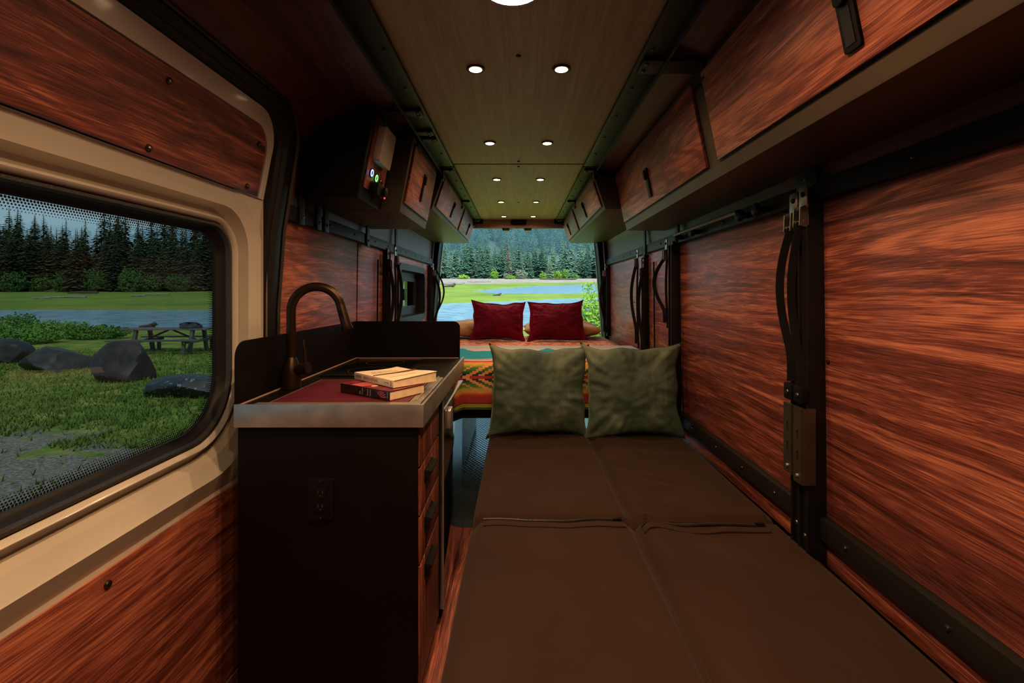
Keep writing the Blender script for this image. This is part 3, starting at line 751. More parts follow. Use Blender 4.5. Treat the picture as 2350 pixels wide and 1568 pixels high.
def cabinet(name, label, side, pb, pt, back, y0, y1, doors, shell='cab_shell', hw=.034, hl=(.02, .15), under='cab_shell', group=None):
    """pb, pt: bottom and top of the sloped front (x, h); back: (x bottom, x top)"""
    t = thing(name, label, 'cabinet', Wd(side * (pb[0] + back[0]) / 2, pb[1], (y0 + y1) / 2), group=group)
    poly = [(side * pb[0], pb[1]), (side * back[0], pb[1]), (side * (back[0] - .012), .44), (side * (back[0] - .045), .555), (side * (back[0] - .115), .63), (side * (back[0] - .23), .68), (side * max(pt[0] + .02, back[0] - .35), .700)]
    if pt[0] + .02 < back[0] - .35: poly.append((side * (pt[0] + .02), min(.712, pt[1])))
    poly.append((side * pt[0], min(pt[1], .712)))
    poly = [p for p in poly[:2]] + [p for p in poly[2:] if p[1] > pb[1] + .01]
    fix_normals(obj('cabinet_body', MB().prism(poly, lambda u, v, w_: Wd(u, v, w_), y0, y1), shell, t, bevel=.006))
    f, L = face_frame(side, pb, pt)
    for (d0, d1, t0, t1, hy) in doors:
        d = fix_normals(obj('door', fslab(MB(), f, d0, d1, t0, t1, .001, .010), 'walnut_cab', t, bevel=.0015))
        if hy is not None: pull(f, hy, t0 + hl[0], t0 + hl[1], d, hw)
    # black sheet behind every door, drawn as the shade in its gap
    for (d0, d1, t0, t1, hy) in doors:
        fix_normals(obj('door_gap_shade', fslab(MB(), f, d0 - .006, d1 + .006, t0 - .006, t1 + .006, .0003, .0012), 'rubber', t))
    return t, f, L
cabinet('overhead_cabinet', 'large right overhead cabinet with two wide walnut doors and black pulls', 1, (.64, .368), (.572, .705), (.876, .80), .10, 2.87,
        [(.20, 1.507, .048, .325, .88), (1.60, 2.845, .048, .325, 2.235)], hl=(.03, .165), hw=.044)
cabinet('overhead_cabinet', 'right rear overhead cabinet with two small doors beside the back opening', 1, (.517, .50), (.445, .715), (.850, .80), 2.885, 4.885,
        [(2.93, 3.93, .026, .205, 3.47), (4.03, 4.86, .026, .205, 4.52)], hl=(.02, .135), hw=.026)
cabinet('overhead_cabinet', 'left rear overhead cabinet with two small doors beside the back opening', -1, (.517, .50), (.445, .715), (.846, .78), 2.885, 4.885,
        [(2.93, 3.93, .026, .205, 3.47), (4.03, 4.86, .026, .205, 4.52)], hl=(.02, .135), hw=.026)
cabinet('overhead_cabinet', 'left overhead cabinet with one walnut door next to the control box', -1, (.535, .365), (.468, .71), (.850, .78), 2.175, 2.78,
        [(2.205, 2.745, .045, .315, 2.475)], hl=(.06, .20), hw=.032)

# control box with panel
cb, f, L = cabinet('control_box', 'black overhead control box with a walnut switch panel above the counter', -1, (.617, .365), (.548, .71), (.850, .78), 1.85, 2.165, [], shell='laminate')
fix_normals(obj('switch_panel', fslab(MB(), f, 1.885, 2.13, .05, .335, .0005, .004), 'walnut_drawer', cb))
mb = MB().prism(rrect(1.915, 2.075, .165, .312, .014, 4), lambda u, v, n: f(u, v, n), .004, .034)
fix_normals(obj('tablet_case', mb, 'tan_plastic', cb, bevel=.004))
for y, k, mt in ((1.935, .118, 'blue_led'), (2.0, .112, 'green_led'), (2.065, .106, 'chrome_bolt')):
    pth = [f(y + .012 * math.cos(a), k + .012 * math.sin(a), .008) for a in [2 * PI * i / 16 for i in range(16)]]
    b_ = obj('push_button', MB().lathe([(.018, .004), (.018, .007), (.008, .009), (0, .009)], f(y, k, 0), (f(y, k, 1) - f(y, k, 0)), 16), 'plastic_black', cb)
    obj('button_ring', MB().tube(pth, .0026, 6, close=True), mt, b_)
g_ = fix_normals(obj('socket_housing', MB().prism(rrect(1.945, 2.055, .030 + .012, .088, .008, 3), lambda u, v, n: f(u, v, n), .004, .040), 'plastic_black', cb, bevel=.003))
fix_normals(obj('socket_cap', MB().lathe([(.020, .04), (.020, .052), (.012, .056), (0, .056)], f(2.02, .064, 0), f(2.02, .064, 1) - f(2.02, .064, 0), 16), 'plastic_black', g_))
obj('status_light', MB().lathe([(.004, .04), (.004, .043), (0, .044)], f(2.048, .082, 0), f(0, 0, 1) - f(0, 0, 0), 8), 'green_led', g_)
obj('status_light', MB().lathe([(.006, .04), (.006, .043), (0, .044)], f(2.048, .046, 0), f(0, 0, 1) - f(0, 0, 0), 8), 'red_led', g_)

# ------------------------------------------------------------------ ceiling lights
LY = [0.02, 0.81, 1.595, 2.385, 3.15, 3.93, 4.67]
ordn = ['rearward of camera', 'nearest', 'second', 'third', 'fourth', 'fifth', 'rearmost']
row_txt = {1: 'just ahead of the camera, out of frame', 2: 'in the frontmost pair in view', 3: 'in the pair before the ceiling seam', 4: 'in the pair just behind the ceiling seam', 5: 'in the middle pair of the rear panel', 6: 'in the pair by the rear header', 0: 'over the front seats'}
for i, y in enumerate(LY):
    for s in (-1, 1):
        x = s * .1415; dim = (i == 5 and s > 0)
        t = thing('ceiling_light', f'round warm recessed light on the {"left" if s < 0 else "right"} {row_txt[i]}' + (', dim' if dim else ''), 'ceiling light', (x, y, H0 + CE), group='recessed ceiling lights')
        obj('bezel', MB().lathe([(.021, 0), (.030, -.001), (.031, -.004), (.027, -.006), (.022, -.005)], (x, y, H0 + CE), (0, 0, 1), 20), 'bronze', t)
        obj('lens', MB().lathe([(0, -.0055), (.014, -.006), (.0225, -.0048)], (x, y, H0 + CE), (0, 0, 1), 20), 'lamp_dim' if dim else 'lamp_glow', t)
        ld = bpy.data.lights.new('lamp', 'SPOT'); ld.energy = LAMP_W * (0.3 if dim else 2.5 if i < 2 else 1.0); ld.color = LAMP_COLOR
        ld.spot_size = math.radians(165); ld.spot_blend = 0.9; ld.shadow_soft_size = 0.02
        lo = bpy.data.objects.new('lamp', ld); COL.objects.link(lo); lo.parent = t; lo.location = (0, 0, -0.012)
# round white dome light at the very top edge of the picture
t = thing('dome_light', 'white dome light on the ceiling at the top edge of the picture', 'ceiling light', (-.015, 1.155, H0 + CE))
obj('bezel', MB().lathe([(.075, 0), (.085, -.004), (.085, -.010), (.076, -.012)], (-.015, 1.155, H0 + CE), (0, 0, 1), 28), 'header', t)
obj('lens', MB().lathe([(0, -.024), (.05, -.020), (.076, -.010)], (-.015, 1.155, H0 + CE), (0, 0, 1), 28), 'white_glow', t)

# lamps hanging under the rear header, centre latch
for x, sd_ in ((-.128, 'left'), (.095, 'right')):
    t = thing('work_light', f'small black work light under the rear header, {sd_} of the two', 'light', Wd(x, .64, YR))
    obj('housing', MB().lathe([(.04, .018), (.04, .006), (.034, -.004), (0, -.006)], Wd(x, .637, YR), (0, 0, 1), 16), 'plastic_black', t)
    obj('lens', MB().lathe([(.028, -.004), (.022, -.012), (0, -.014)], Wd(x, .637, YR), (0, 0, 1), 16), 'tan_plastic', t)
t = thing('header_handle', 'black oval handle in the middle of the tan rear header', 'handle', Wd(0, .71, YR - .04))
obj('grip', MB().prism(rrect(-.08, .08, .685, .735, .02, 5), lambda u, v, w_: Wd(u, v, w_), YR - .055, YR - .030), 'plastic_black', t, bevel=.004)
obj('grip_slot', MB().prism(rrect(-.05, .05, .702, .722, .008, 3), lambda u, v, w_: Wd(u, v, w_), YR - .060, YR - .054), 'rubber', t)

# ------------------------------------------------------------------ posts, straps, hooks
def post(side, fx, y, w_, label, h0=-.80, h1=.262, dep=.04, nch=2, base=True):
    t = thing('strap_post', label, 'post', Wd(side * fx(h0), h0, y))
    xs = sorted((side * (fx(h1) - dep), side * (fx(h1) + .01)))
    mb = MB().box(xs[0], xs[1], y - w_ / 2, y + w_ / 2, H0 + h0, H0 + h1)
    obj('channel', mb, 'black_metal', t, bevel=.003)
    xf = side * (fx(h1) - dep)
    for k in range(nch + 1):
        yy = y - w_ / 2 + w_ * (k + .0) / nch
        yy = min(max(yy, y - w_ / 2 + .003), y + w_ / 2 - .003)
        obj('channel_rib', MB().box(*sorted((xf, xf - side * .008)), yy - .003, yy + .003, H0 + h0 + .03, H0 + h1 - .02), 'rail_metal', t, bevel=.001)
    if base:
        for k in range(nch):
            bolt(t, Wd(xf, h0 + .10 - .02 * k, y + w_ * (.25 - .5 * k)), (-side, 0, 0), .008)
    return t
post(1, rx, 1.452, .085, 'black twin-channel strap post on the right wall holding two steel brackets', -.80, .30)
post(1, rx, 2.69, .055, 'slim black strap post on the right wall beside the green cushions', -.80, .285, nch=1)
post(1, rx, 3.33, .045, 'black strap post on the right wall above the middle of the bed', -.45, .262, .03, 1, False)
post(1, rx, 4.72, .06, 'black strap post on the right wall next to the rear opening', -.42, .262, .03, 1, False)
post(-1, lx, 3.10, .05, 'black strap post on the left wall in front of the small window', -.45, .285, .03, 1, False)
post(-1, lx, 4.62, .06, 'black strap post on the left wall next to the rear opening', -.42, .262, .03, 1, False)

def hook_strap(side, fx, y, label, hh=.285, loop=(.10, .34), drop=-.30, bul=.045, dy=0.0, w_=.011, metal='zinc', big=1.0):
    """steel hook plate on the rail, cam buckle under it, a webbing loop and a tail"""
    x = side * (fx(hh) - .045)
    t = thing('tie_down_strap', label, 'strap', Wd(x, hh, y))
    pl = MB().prism(rrect(y - .020 * big, y + .020 * big, hh - .038, hh + .028, .008, 3), lambda u, v, n: Wd(x - side * n, v, u), 0, .006)
    hp = fix_normals(obj('hook_plate', pl, metal, t, bevel=.0015))
    bolt(hp, Wd(x - side * .006, hh + .004, y), (-side, 0, 0), .008, 'plastic_black')
    bk = MB()
    for q in (-.017, .014):
        bk.prism([(hh - .030, 0), (hh - .036, -.016), (hh - .088, -.018), (hh - .094, 0.002), (hh - .085, .010), (hh - .04, .008)],
                 lambda u, v, w2: Wd(x - side * (.008 - v), u, w2), y + q * big, y + (q + .004) * big)
    fix_normals(obj('cam_buckle', bk, metal, t))
    obj('buckle_pin', MB().tube([Wd(x - side * .010, hh - .078, y - .019 * big), Wd(x - side * .010, hh - .078, y + .019 * big)], .007, 8), metal, t)
    wv = Vector((w_ * big * .95 * side, -w_ * big * .22, 0)); top = hh - .075
    l0_, l1_ = loop
    pth = []
    n = 16
    for k in range(n + 1):
        q = k / n; h = top + (drop - top) * q
        pth.append(Wd(x - side * (.010 + bul * math.sin(PI * min(1, q * 1.25)) * (1 - q * .4)), h, y + dy * math.sin(PI * min(1, q * 1.15)) * .7 + .004))
    obj('webbing_loop', MB().ribbon(pth, wv, .0025), 'webbing', t)
    pth = [Wd(x - side * (.002 + .006 * math.sin(4 * k / n)), top + (drop - .03 - top) * k / n, y - .010) for k in range(n + 1)]
    obj('webbing_tail', MB().ribbon(pth, wv * .62, .0025), 'webbing', t)
    return t
hook_strap(1, rx, 1.475, 'black strap with steel hook and bulging loop on the near right post, further hook', .275, drop=-.27, bul=.026, dy=.035, big=1.1)
hook_strap(1, rx, 1.425, 'black strap with steel hook on the near right post, hook closest to the camera', .285, drop=-.30, bul=.02, dy=.03, big=1.05)
hook_strap(1, rx, 2.75, 'black strap looping out from the slim right post above the green cushion', .275, drop=-.17, bul=.05, dy=.10)
hook_strap(1, rx, 3.42, 'black strap with a long loop hanging on the right wall over the bed, rear one', .275, drop=-.36, bul=.03, dy=.06)
hook_strap(1, rx, 3.26, 'black strap hanging beside a copper-toned buckle on the right wall over the bed', .20, drop=-.40, bul=.02, dy=.05, metal='bronze')
hook_strap(1, rx, 4.70, 'black strap hanging at the right edge of the rear opening', .25, drop=-.38, bul=.05, dy=-.06)
hook_strap(-1, lx, 3.02, 'black strap with copper-toned buckle on the left wall over the counter', .24, drop=-.30, bul=.02, dy=.05, metal='bronze')
hook_strap(-1, lx, 3.20, 'black strap with a steel hook between left post and small window', .275, drop=-.32, bul=.03, dy=.05)
hook_strap(-1, lx, 4.62, 'black strap with steel hook at the left edge of the rear opening', .25, drop=-.38, bul=.06, dy=.05)
t = obj('loose_webbing', MB().ribbon([Wd(-.80 + .05 * math.sin(PI * q), .22 - .42 * q, 4.70 + .16 * math.sin(PI * q)) for q in [k / 16 for k in range(17)]], Vector((.008, .004, 0)), .0025), 'webbing')
tag(t, 'thin black webbing tail bowing out in front of the left side of the rear opening', 'strap')
def cord(side, fx, y, label):
    o = obj('bungee_cord', MB().tube([Wd(side * (fx(.2) - .012), .20 - .60 * k / 8, y - .02 * k / 8) for k in range(9)], .005, 6), 'webbing')
    tag(o, label, 'cord')
cord(1, rx, 3.14, 'thin dark cord hanging on the right wall between the bed straps and the slim post')
cord(-1, lx, 2.93, 'thin dark cord hanging on the left wall beside the straps')

# folded steel brackets on the near right post
for y, lab in ((1.478, 'slotted steel bracket hanging on the near right post, the further of two'), (1.425, 'slotted steel bracket hanging on the near right post, the closer of two')):
    x = rx(-.3) - .052
    t = thing('folded_bracket', lab, 'bracket', Wd(x, -.36, y))
    cp = fix_normals(obj('clamp_cap', MB().prism(rrect(y - .021, y + .021, -.325, -.275, .006, 3), lambda u, v, n: Wd(x - n, v, u), 0, .022), 'plastic_black', t, bevel=.002))
    bolt(cp, Wd(x - .022, -.302, y), (-1, 0, 0), .008)
    pl = MB(); hb = -.548 if y > 1.45 else -.560
    def pb_(a0, a1, b0, b1): pl.box(x - .022, x - .012, y + a0, y + a1, H0 + b0, H0 + b1)
    ht = -.337
    pb_(-.022, -.004, hb, ht); pb_(.006, .022, hb, ht)
    hs = [hb, hb + .065, hb + .095, hb + .125, hb + .155, ht]
    pb_(-.004, .006, hs[0], hs[1]); pb_(-.004, .006, hs[2], hs[3]); pb_(-.004, .006, hs[4], hs[5])
    obj('slotted_plate', pl, 'bracket_steel', t, bevel=0.0)
    obj('slot_backing', MB().box(x - .012, x - .009, y - .018, y + .018, H0 + hb + .02, H0 + ht - .02), 'header', t)
    obj('plate_flange', MB().box(x - .022, x + .018, y - .0235, y - .0205, H0 + hb, H0 + ht), 'bracket_steel', t)
    bolt(t, Wd(x - .022, hb + .022, y), (-1, 0, 0), .006, 'steel')

# ------------------------------------------------------------------ bench with cushions
bx = thing('bench', 'low bench along the right wall carrying the brown cushions', 'bench', (.37, 1.0, 0))
obj('bench_base', MB().box(-.125, .872, -.9, 2.73, 0, .385), 'laminate', bx, bevel=.004)
def cushion(x0, x1, y0, y1, label, wr_seed, zip_at, zip_x, wk=1.0):
    z0, z1 = .387, .453
    t = thing('bench_cushion', label, 'cushion', ((x0 + x1) / 2, (y0 + y1) / 2, z0), group=None)
    n_u, n_v = 40, 56
    rnd = random.Random(wr_seed)
    def top(u, v):
        x = x0 + (x1 - x0) * u; y = y0 + (y1 - y0) * v
        e = min(u, 1 - u) * (x1 - x0); e2 = min(v, 1 - v) * (y1 - y0)
        d = 0.026 * (1 - sm(0, .035, e)) ** 1.5 + 0.022 * (1 - sm(0, .03, e2)) ** 1.5
        wr = (mnoise.noise(Vector((x * 9 + wr_seed, y * 5, 0))) * .005 + mnoise.noise(Vector((x * 3 + y * 5 + wr_seed, (y - x) * 2.0, 3))) * .013) * sm(0, .12, e + .02) * (1 if wk == 1 else .7)
        if wk > 1:
            ff = mnoise.noise(Vector(((x * 1.0 + y * 1.6) * 4.2 + wr_seed, (x - y) * .9, 5))); wr += wk * .006 * max(0, 1 - abs(ff) * 5) * (1 - sm(.12, .34, x - x0)) * sm(0, .05, e)
        return V(x, y, z1 - d + wr)
    mb = MB().grid(top, n_u, n_v)
    edge = [top(k / n_u, 0) for k in range(n_u)] + [top(1, k / n_v) for k in range(n_v)] + [top(1 - k / n_u, 1) for k in range(n_u)] + [top(0, 1 - k / n_v) for k in range(n_v)]
    low = [V(p.x, p.y, z0) for p in edge]
    mb.strips([low, edge], closed=True)
    mb.add(low, [tuple(range(len(low)))[::-1]])
    cv = obj('cushion_cover', mb, 'bench_cloth', t, smooth=60)
    obj('piping', MB().tube([p + Vector((0, 0, .001)) for p in edge[::2]], .0038, 6, close=True), 'bench_cloth', t)
    if zip_at is None: return t
    ya = zip_at
    xa, xb = zip_x
    zf = lambda x, y: top((x - x0) / (x1 - x0), (y - y0) / (y1 - y0)).z
    pth = [V(xa + (xb - xa) * k / 30, ya + .004 * math.sin(k * .4), zf(xa + (xb - xa) * k / 30, ya) + .003) for k in range(31)]
    zp = obj('zip_tape', MB().ribbon(pth, Vector((0, .007, 0)), .003), 'webbing', t)
    teeth = MB()
    for k in range(90):
        q = k / 90 * 30; i = int(q); p = pth[i].lerp(pth[i + 1], q - i)
        teeth.box(p.x - .0016, p.x + .0016, p.y - .003, p.y + .003, p.z + .001, p.z + .0035)
    obj('zip_teeth', teeth, 'zip', zp)['kind'] = 'stuff'
    e = pth[-2]; obj('zip_pull', MB().box(e.x - .018, e.x + .010, e.y - .006, e.y + .006, e.z, e.z + .008), 'plastic_black', zp, bevel=.002)
    fp = [V(p.x, p.y - .030, zf(p.x, p.y - .030) + .0025) for p in pth]
    obj('zip_flap', MB().ribbon(fp, Vector((0, .016, 0)), .004), 'bench_cloth', t)
    return t
cushion(-.152, .377, -.75, 1.632, 'brown bench cushion closest to the camera on the aisle side', 2.0, 1.605, (-.115, .345))
cushion(.383, .868, -.75, 1.625, 'brown bench cushion closest to the camera against the right wall', 5.0, 1.575, (.40, .80), 1.8)
cushion(-.152, .377, 1.638, 2.72, 'brown bench cushion under the left green pillow, aisle side', 8.0, None, None)
cushion(.383, .868, 1.631, 2.72, 'brown bench cushion under the right green pillow, wall side', 11.0, None, None, 1.8)

# ------------------------------------------------------------------ pillows
def pillow(name, label, w_, h_, th, loc, rot, mat, seed, wr=1.0, ears=.02, pipe=True, group=None, cat='pillow', flange=0.0, pinch=.075):
    """square pillow standing in local x (width), z (height), y thickness; base centre at its origin"""
    t = thing(name, label, cat, loc, rot, group)
    n = 44
    def bound(u, v):
        """outline, drawn in between the corners"""
        a, b = u * 2 - 1, v * 2 - 1
        inx = 1 - pinch * (1 - b * b); inz = 1 - pinch * (1 - a * a)
        cx = ears * (abs(a) * abs(b)) ** 6
        x = a * w_ / 2 * inx + math.copysign(cx, a); z = b * h_ / 2 * inz + math.copysign(cx, b)
        z += .018 * mnoise.noise(Vector((a * 2.1 + seed, b, seed))) * abs(b); x += .014 * mnoise.noise(Vector((a, b * 2.1 + seed, seed * 2))) * abs(a)
        return x, z
    def side(sg):
        def fn(u, v):
            a, b = u * 2 - 1, v * 2 - 1; x, z = bound(u, v)
            e = max(0.0, (1 - a * a) * (1 - b * b))
            y = th / 2 * e ** .42
            if flange: y = th / 2 * (max(0, (1 - (a * (1 + flange)) ** 2)) * max(0, (1 - (b * (1 + flange)) ** 2))) ** .42 + .003
            rim = (1 - min(abs(abs(a) - .80), 1) * 1.2) if max(abs(a), abs(b)) > .5 else .3
            ang = math.atan2(b, a); r = max(abs(a), abs(b))
            fold = mnoise.noise(Vector((ang * 6 + seed, r * 1.2, sg))) * .012 * sm(.35, .85, r) * (1 - sm(.93, 1.0, r))
            fold += mnoise.noise(Vector((a * 2.2 + seed, b * 2.2, sg * 3 + seed))) * .012 * e ** .3
            fold += mnoise.noise(Vector((a * 6 + b * 3 + seed, b * 7 - a * 2, 9))) * .005 * e ** .3
            return V(x, sg * (y + fold * wr * (1 if y > .006 else 0)), z + h_ / 2)
        return fn
    mb = MB(); mb.grid(side(-1), n, n); 
    g2 = MB().grid(side(1), n, n); mb.add(g2.v, [f_[::-1] for f_ in g2.f])
    o = obj('pillow_cover', mb, mat, t, smooth=0, local=True)
    bm = bmesh.new(); bm.from_mesh(o.data); bmesh.ops.remove_doubles(bm, verts=bm.verts, dist=.0005); bm.to_mesh(o.data); bm.free()
    o.data.polygons.foreach_set('use_smooth', [True] * len(o.data.polygons))
    if pipe:
        ed = [(k / 22, 0) for k in range(22)] + [(1, k / 22) for k in range(22)] + [(1 - k / 22, 1) for k in range(22)] + [(0, 1 - k / 22) for k in range(22)]
        pts = []
        for u, v in ed:
            x, z = bound(u, v); pts.append(V(x, 0, z + h_ / 2))
        obj('seam', MB().tube(pts, .0014, 6, close=True), mat, t, local=True)
    return t
R = math.radians
pillow('throw_pillow', 'sage green velvet pillow on the bench, aisle side, leaning on the bed', .52, .465, .19, (.105, 2.560, .4545), (R(-9), R(1), R(2)), 'velvet_green', 1.7, 1.3, .022)
pillow('throw_pillow', 'sage green velvet pillow on the bench, wall side, leaning on the bed', .50, .475, .19, (.612, 2.545, .4545), (R(-9), R(-1), R(-2)), 'velvet_green', 6.4, 1.6, .022)
pillow('throw_pillow', 'crimson velvet pillow on the bed, the left of the pair', .455, .335, .17, (-.185, 4.24, .803), (R(-20), R(2), R(3)), 'velvet_red', 3.1, 1.2, .02, flange=.10, pinch=.045)
pillow('throw_pillow', 'crimson velvet pillow on the bed, the right of the pair', .48, .335, .17, (.335, 4.22, .803), (R(-20), R(-2), R(-3)), 'velvet_red', 9.3, 1.2, .02, flange=.10, pinch=.045)
pillow('bed_pillow', 'tan pillow lying at the bed head behind the left crimson pillow', .72, .42, .17, (-.36, 4.40, .862), (R(-88), 0, 0), 'tan_linen', 4.4, 1.0, 0)
pillow('bed_pillow', 'tan pillow lying at the bed head behind the right crimson pillow', .72, .42, .17, (.40, 4.40, .862), (R(-88), 0, 0), 'tan_linen', 7.7, 1.4, 0)

# ------------------------------------------------------------------ bed
bed = thing('bed', 'raised bed across the rear of the van on a black frame', 'bed', (.0, 3.85, .475))
obj('bed_frame', MB().box(-.83, .855, 2.83, 4.86, .475, .545), 'laminate', bed, bevel=.004)
obj('mattress', MB().box(-.825, .85, 2.83, 4.85, .546, .775), 'sheet', bed, bevel=.03)
BT = .785
def quilt(u, v):
    x = -.832 + 1.69 * u; y = 3.55 + 1.27 * v
    z = BT - .004 + .008 * mnoise.noise(Vector((x * 5, y * 6, 1))) + .004 * mnoise.noise(Vector((x * 22, y * 20, 4)))
    z -= .03 * (1 - sm(0, .05, min(u, 1 - u))) + .03 * sm(.95, 1, v)
    return V(x, y, z)
q_ = obj('quilt', MB().grid(quilt, 80, 70), 'quilt', None, smooth=80)
tag(q_, 'salmon patterned quilt spread over the bed under the crimson pillows', 'quilt')
# striped blanket over the front of the bed, pattern woven in
def blanket_color(x, yp):
    """yp: the weave's own coordinate; 800..941 from the far hem to the lower hem"""
    def mixc(a, b, t): return tuple(a[i] + (b[i] - a[i]) * t for i in range(3))
    TEAL, PINK, RED, ORG, YEL, GRN, NAVY, ROSE, BLK, OLV, GREY = (.006, .26, .35), (.62, .42, .36), (.40, .045, .03), (.68, .26, .08), (.46, .38, .06), (.06, .17, .05), (.018, .025, .07), (.33, .035, .05), (.02, .012, .012), (.30, .27, .035), (.35, .40, .45)
    if yp < 808:
        ux = ((x + .10) % .62) / .62 - .5
        if yp > 808 - max(0, 6 - int(abs(ux) * 40)) and abs(ux) < .17: return TEAL
        return mixc(GREY, PINK, sm(800, 807, yp))
    if yp < 826: return TEAL
    if yp < 827.2: return PINK
    if yp < 828.2: return (.25, .05, .06)
    if yp < 830: return (.62, .55, .5)
    if yp >= 936.5: return (.05, .11, .06) if yp > 938 else BLK
    if yp >= 927.5: return OLV
    if yp >= 926: return BLK
    d = abs(yp - 871)
    # stepped diamonds
    step = 3.4; k = int(d / step)
    per = .60; ux = abs(((x + .063 + per / 2) % per) - per / 2)
    s2 = int(ux / .0185)
    q = s2 + k
    if d < 38:
        if k < 1 and ux < .22: return (.40, .05, .04)
        if q < 14 and k < 10:
            if q in (12, 13) or (q // 2) % 2 == 0: return (.74, .33, .12)
            return mixc(NAVY, GRN, sm(4, 16, d))
        if q in (17,) and 4 <= k < 10: return (.70, .32, .11)
    if d < 7: return NAVY
    if d < 13: return mixc(NAVY, GRN, (d - 7) / 6)
    if d < 20: return mixc(GRN, (.10, .22, .05), (d - 13) / 7)
    if d < 26: return mixc((.10, .22, .05), YEL, (d - 20) / 6)
    if d < 32: return mixc(YEL, ORG, (d - 26) / 6)
    if d < 38: return mixc(ORG, RED, (d - 32) / 6)
    return mixc(RED, ROSE, sm(38, 46, d))
def blanket():
    nx, ns = 240, 260
    Yf, Yb, zt, zb = 2.80, 3.72, BT + .012, .533
    rb = .045; L1 = Yb - (Yf + rb); La = rb * PI / 2; L2 = (zt - rb) - zb; Lt = L1 + La + L2
    def pos(u, s):
        x = -.845 + 1.712 * u; d = s * Lt
        if d < L1: y, z = Yb - d, zt
        elif d < L1 + La:
            a = (d - L1) / rb; y = Yf + rb - rb * math.sin(a); z = zt - rb + rb * math.cos(a)
        else: y, z = Yf, zt - rb - (d - L1 - La)
        w_ = .005 * mnoise.noise(Vector((x * 6, d * 5, 2)))
        if d < L1: z += w_
        else: y += w_ - .004 * abs(mnoise.noise(Vector((x * 3, d, 8))))
        return V(x, y, z)
    def weave(s):
        d = s * Lt
        if d < L1:
            y = Yb - d; return 672 - F * (zt - H0) / y
        a = 672 - F * (zt - H0) / (Yf + rb)
        return a + (941 - a) * (d - L1) / (La + L2)
    mb = MB().grid(pos, nx, ns)
    b0 = len(mb.v)
    cols = []
    for j in range(ns):
        yp = weave((j + .5) / ns)
        for i in range(nx):
            cc = blanket_color(-.845 + 1.712 * (i + .5) / nx, yp); cols += [(*cc, 1.0)] * 4
    o = obj('blanket', mb, 'blanket', None, smooth=80)
    ca = o.data.color_attributes.new('pattern', 'FLOAT_COLOR', 'CORNER')
    ca.data.foreach_set('color', [c_ for col in cols for c_ in col])
    sol = o.modifiers.new('thick', 'SOLIDIFY'); sol.thickness = .006; sol.offset = -1
    tag(o, 'striped woven blanket with teal bands and stepped orange diamonds draped over the bed front', 'blanket')
blanket()

# ------------------------------------------------------------------ under the bed, floor mat
fm = MB().box(-.86, .86, 2.49, YR - .002, 0.0005, 0.004)
mt = obj('floor_mat', fm, 'hex_mat', None)
tag(mt, 'black rubber floor mat with a hexagon relief under and before the bed', 'mat')
hx = MB(); st = .030; r_ = .0118
jrow = 0; y = 2.505
while y < 4.9:
    x = -.40 + (st / 2 if jrow % 2 else 0)
    while x < .12:
        hx.lathe([(r_, .004), (r_ * .8, .0072)], (x, y, 0), (0, 0, 1), 6); x += st
    y += st * .866; jrow += 1
obj('hexagon_relief', hx, 'hex_mat', mt, smooth=0)['kind'] = 'stuff'
ub = thing('under_bed_locker', 'grey metal locker under the left side of the bed', 'locker', (-.60, 3.75, 0.005))
obj('locker_body', MB().box(-.852, -.385, 3.10, 4.40, .0055, .470), 'grey_metal', ub, bevel=.004)
obj('locker_door', MB().box(-.385, -.379, 3.16, 4.34, .05, .44), 'grey_metal', ub, bevel=.003)

# ------------------------------------------------------------------ galley counter
gc = thing('galley_cabinet', 'dark kitchen cabinet with walnut drawers standing beside the sliding door', 'cabinet', (-.54, 1.85, 0))
obj('end_panel', MB().box(-.790, -.285, 1.360, 1.378, 0.0, .845), 'laminate', gc, bevel=.003)
obj('cabinet_body', MB().box(-.790, -.300, 1.378, 1.712, .07, .845), 'laminate', gc)
obj('toe_kick', MB().box(-.79, -.335, 1.378, 2.33, 0.0, .07), 'laminate', gc)
obj('back_panel', MB().box(-.79, -.285, 2.312, 2.33, 0.0, .845), 'laminate', gc, bevel=.002)
obj('side_panel', MB().box(-.79, -.64, 1.712, 2.312, .07, .845), 'laminate', gc)
dz = [(.08, .268), (.274, .462), (.468, .656), (.662, .832)]
dz = [(.075, .425), (.431, .565), (.571, .705), (.711, .835)]
for i, (z0, z1) in enumerate(dz):
    d = obj('drawer', MB().box(-.300, -.281, 1.384, 1.706, z0, z1), 'walnut_drawer', gc, bevel=.0015)
    if i < 3:
        hz = z1 - .045
        h = obj('handle', MB().prism(rrect(1.44, 1.56, hz - .018, hz + .022, .005, 3), lambda u, v, w_: V(w_, u, v), -.281, -.277), 'handle_black', d)
        obj('handle_lip', MB().prism([(0, 0), (.018, -.004), (.018, -.009), (0, -.030)], lambda u, v, w_: V(-.277 + u, w_, hz + .020 + v), 1.445, 1.555), 'handle_black', h, bevel=.001)
t = thing('outlet', 'black double power outlet on the end of the kitchen cabinet', 'outlet', (-.555, 1.358, .625))
px0, px1, pz0, pz1 = -.590, -.518, .573, .690
obj('cover_plate', MB().prism(rrect(px0, px1, pz0, pz1, .004, 3), lambda u, v, w_: V(u, w_, v), 1.353, 1.3595), 'plastic_black', t, bevel=.001)
ins = obj('socket_insert', MB().box(-.571, -.537, 1.3505, 1.354, .597, .666), 'plastic_black', t, bevel=.001)
for zc in (.652, .614):
    for xx in (-.560, -.548):
        obj('socket_slot', MB().box(xx - .001, xx + .001, 1.3500, 1.3507, zc - .004, zc + .005), 'cab_shell', ins)
    obj('socket_slot', MB().lathe([(.0022, 0), (0, .0006)], (-.554, 1.3505, zc - .010), (0, -1, 0), 8), 'cab_shell', ins)
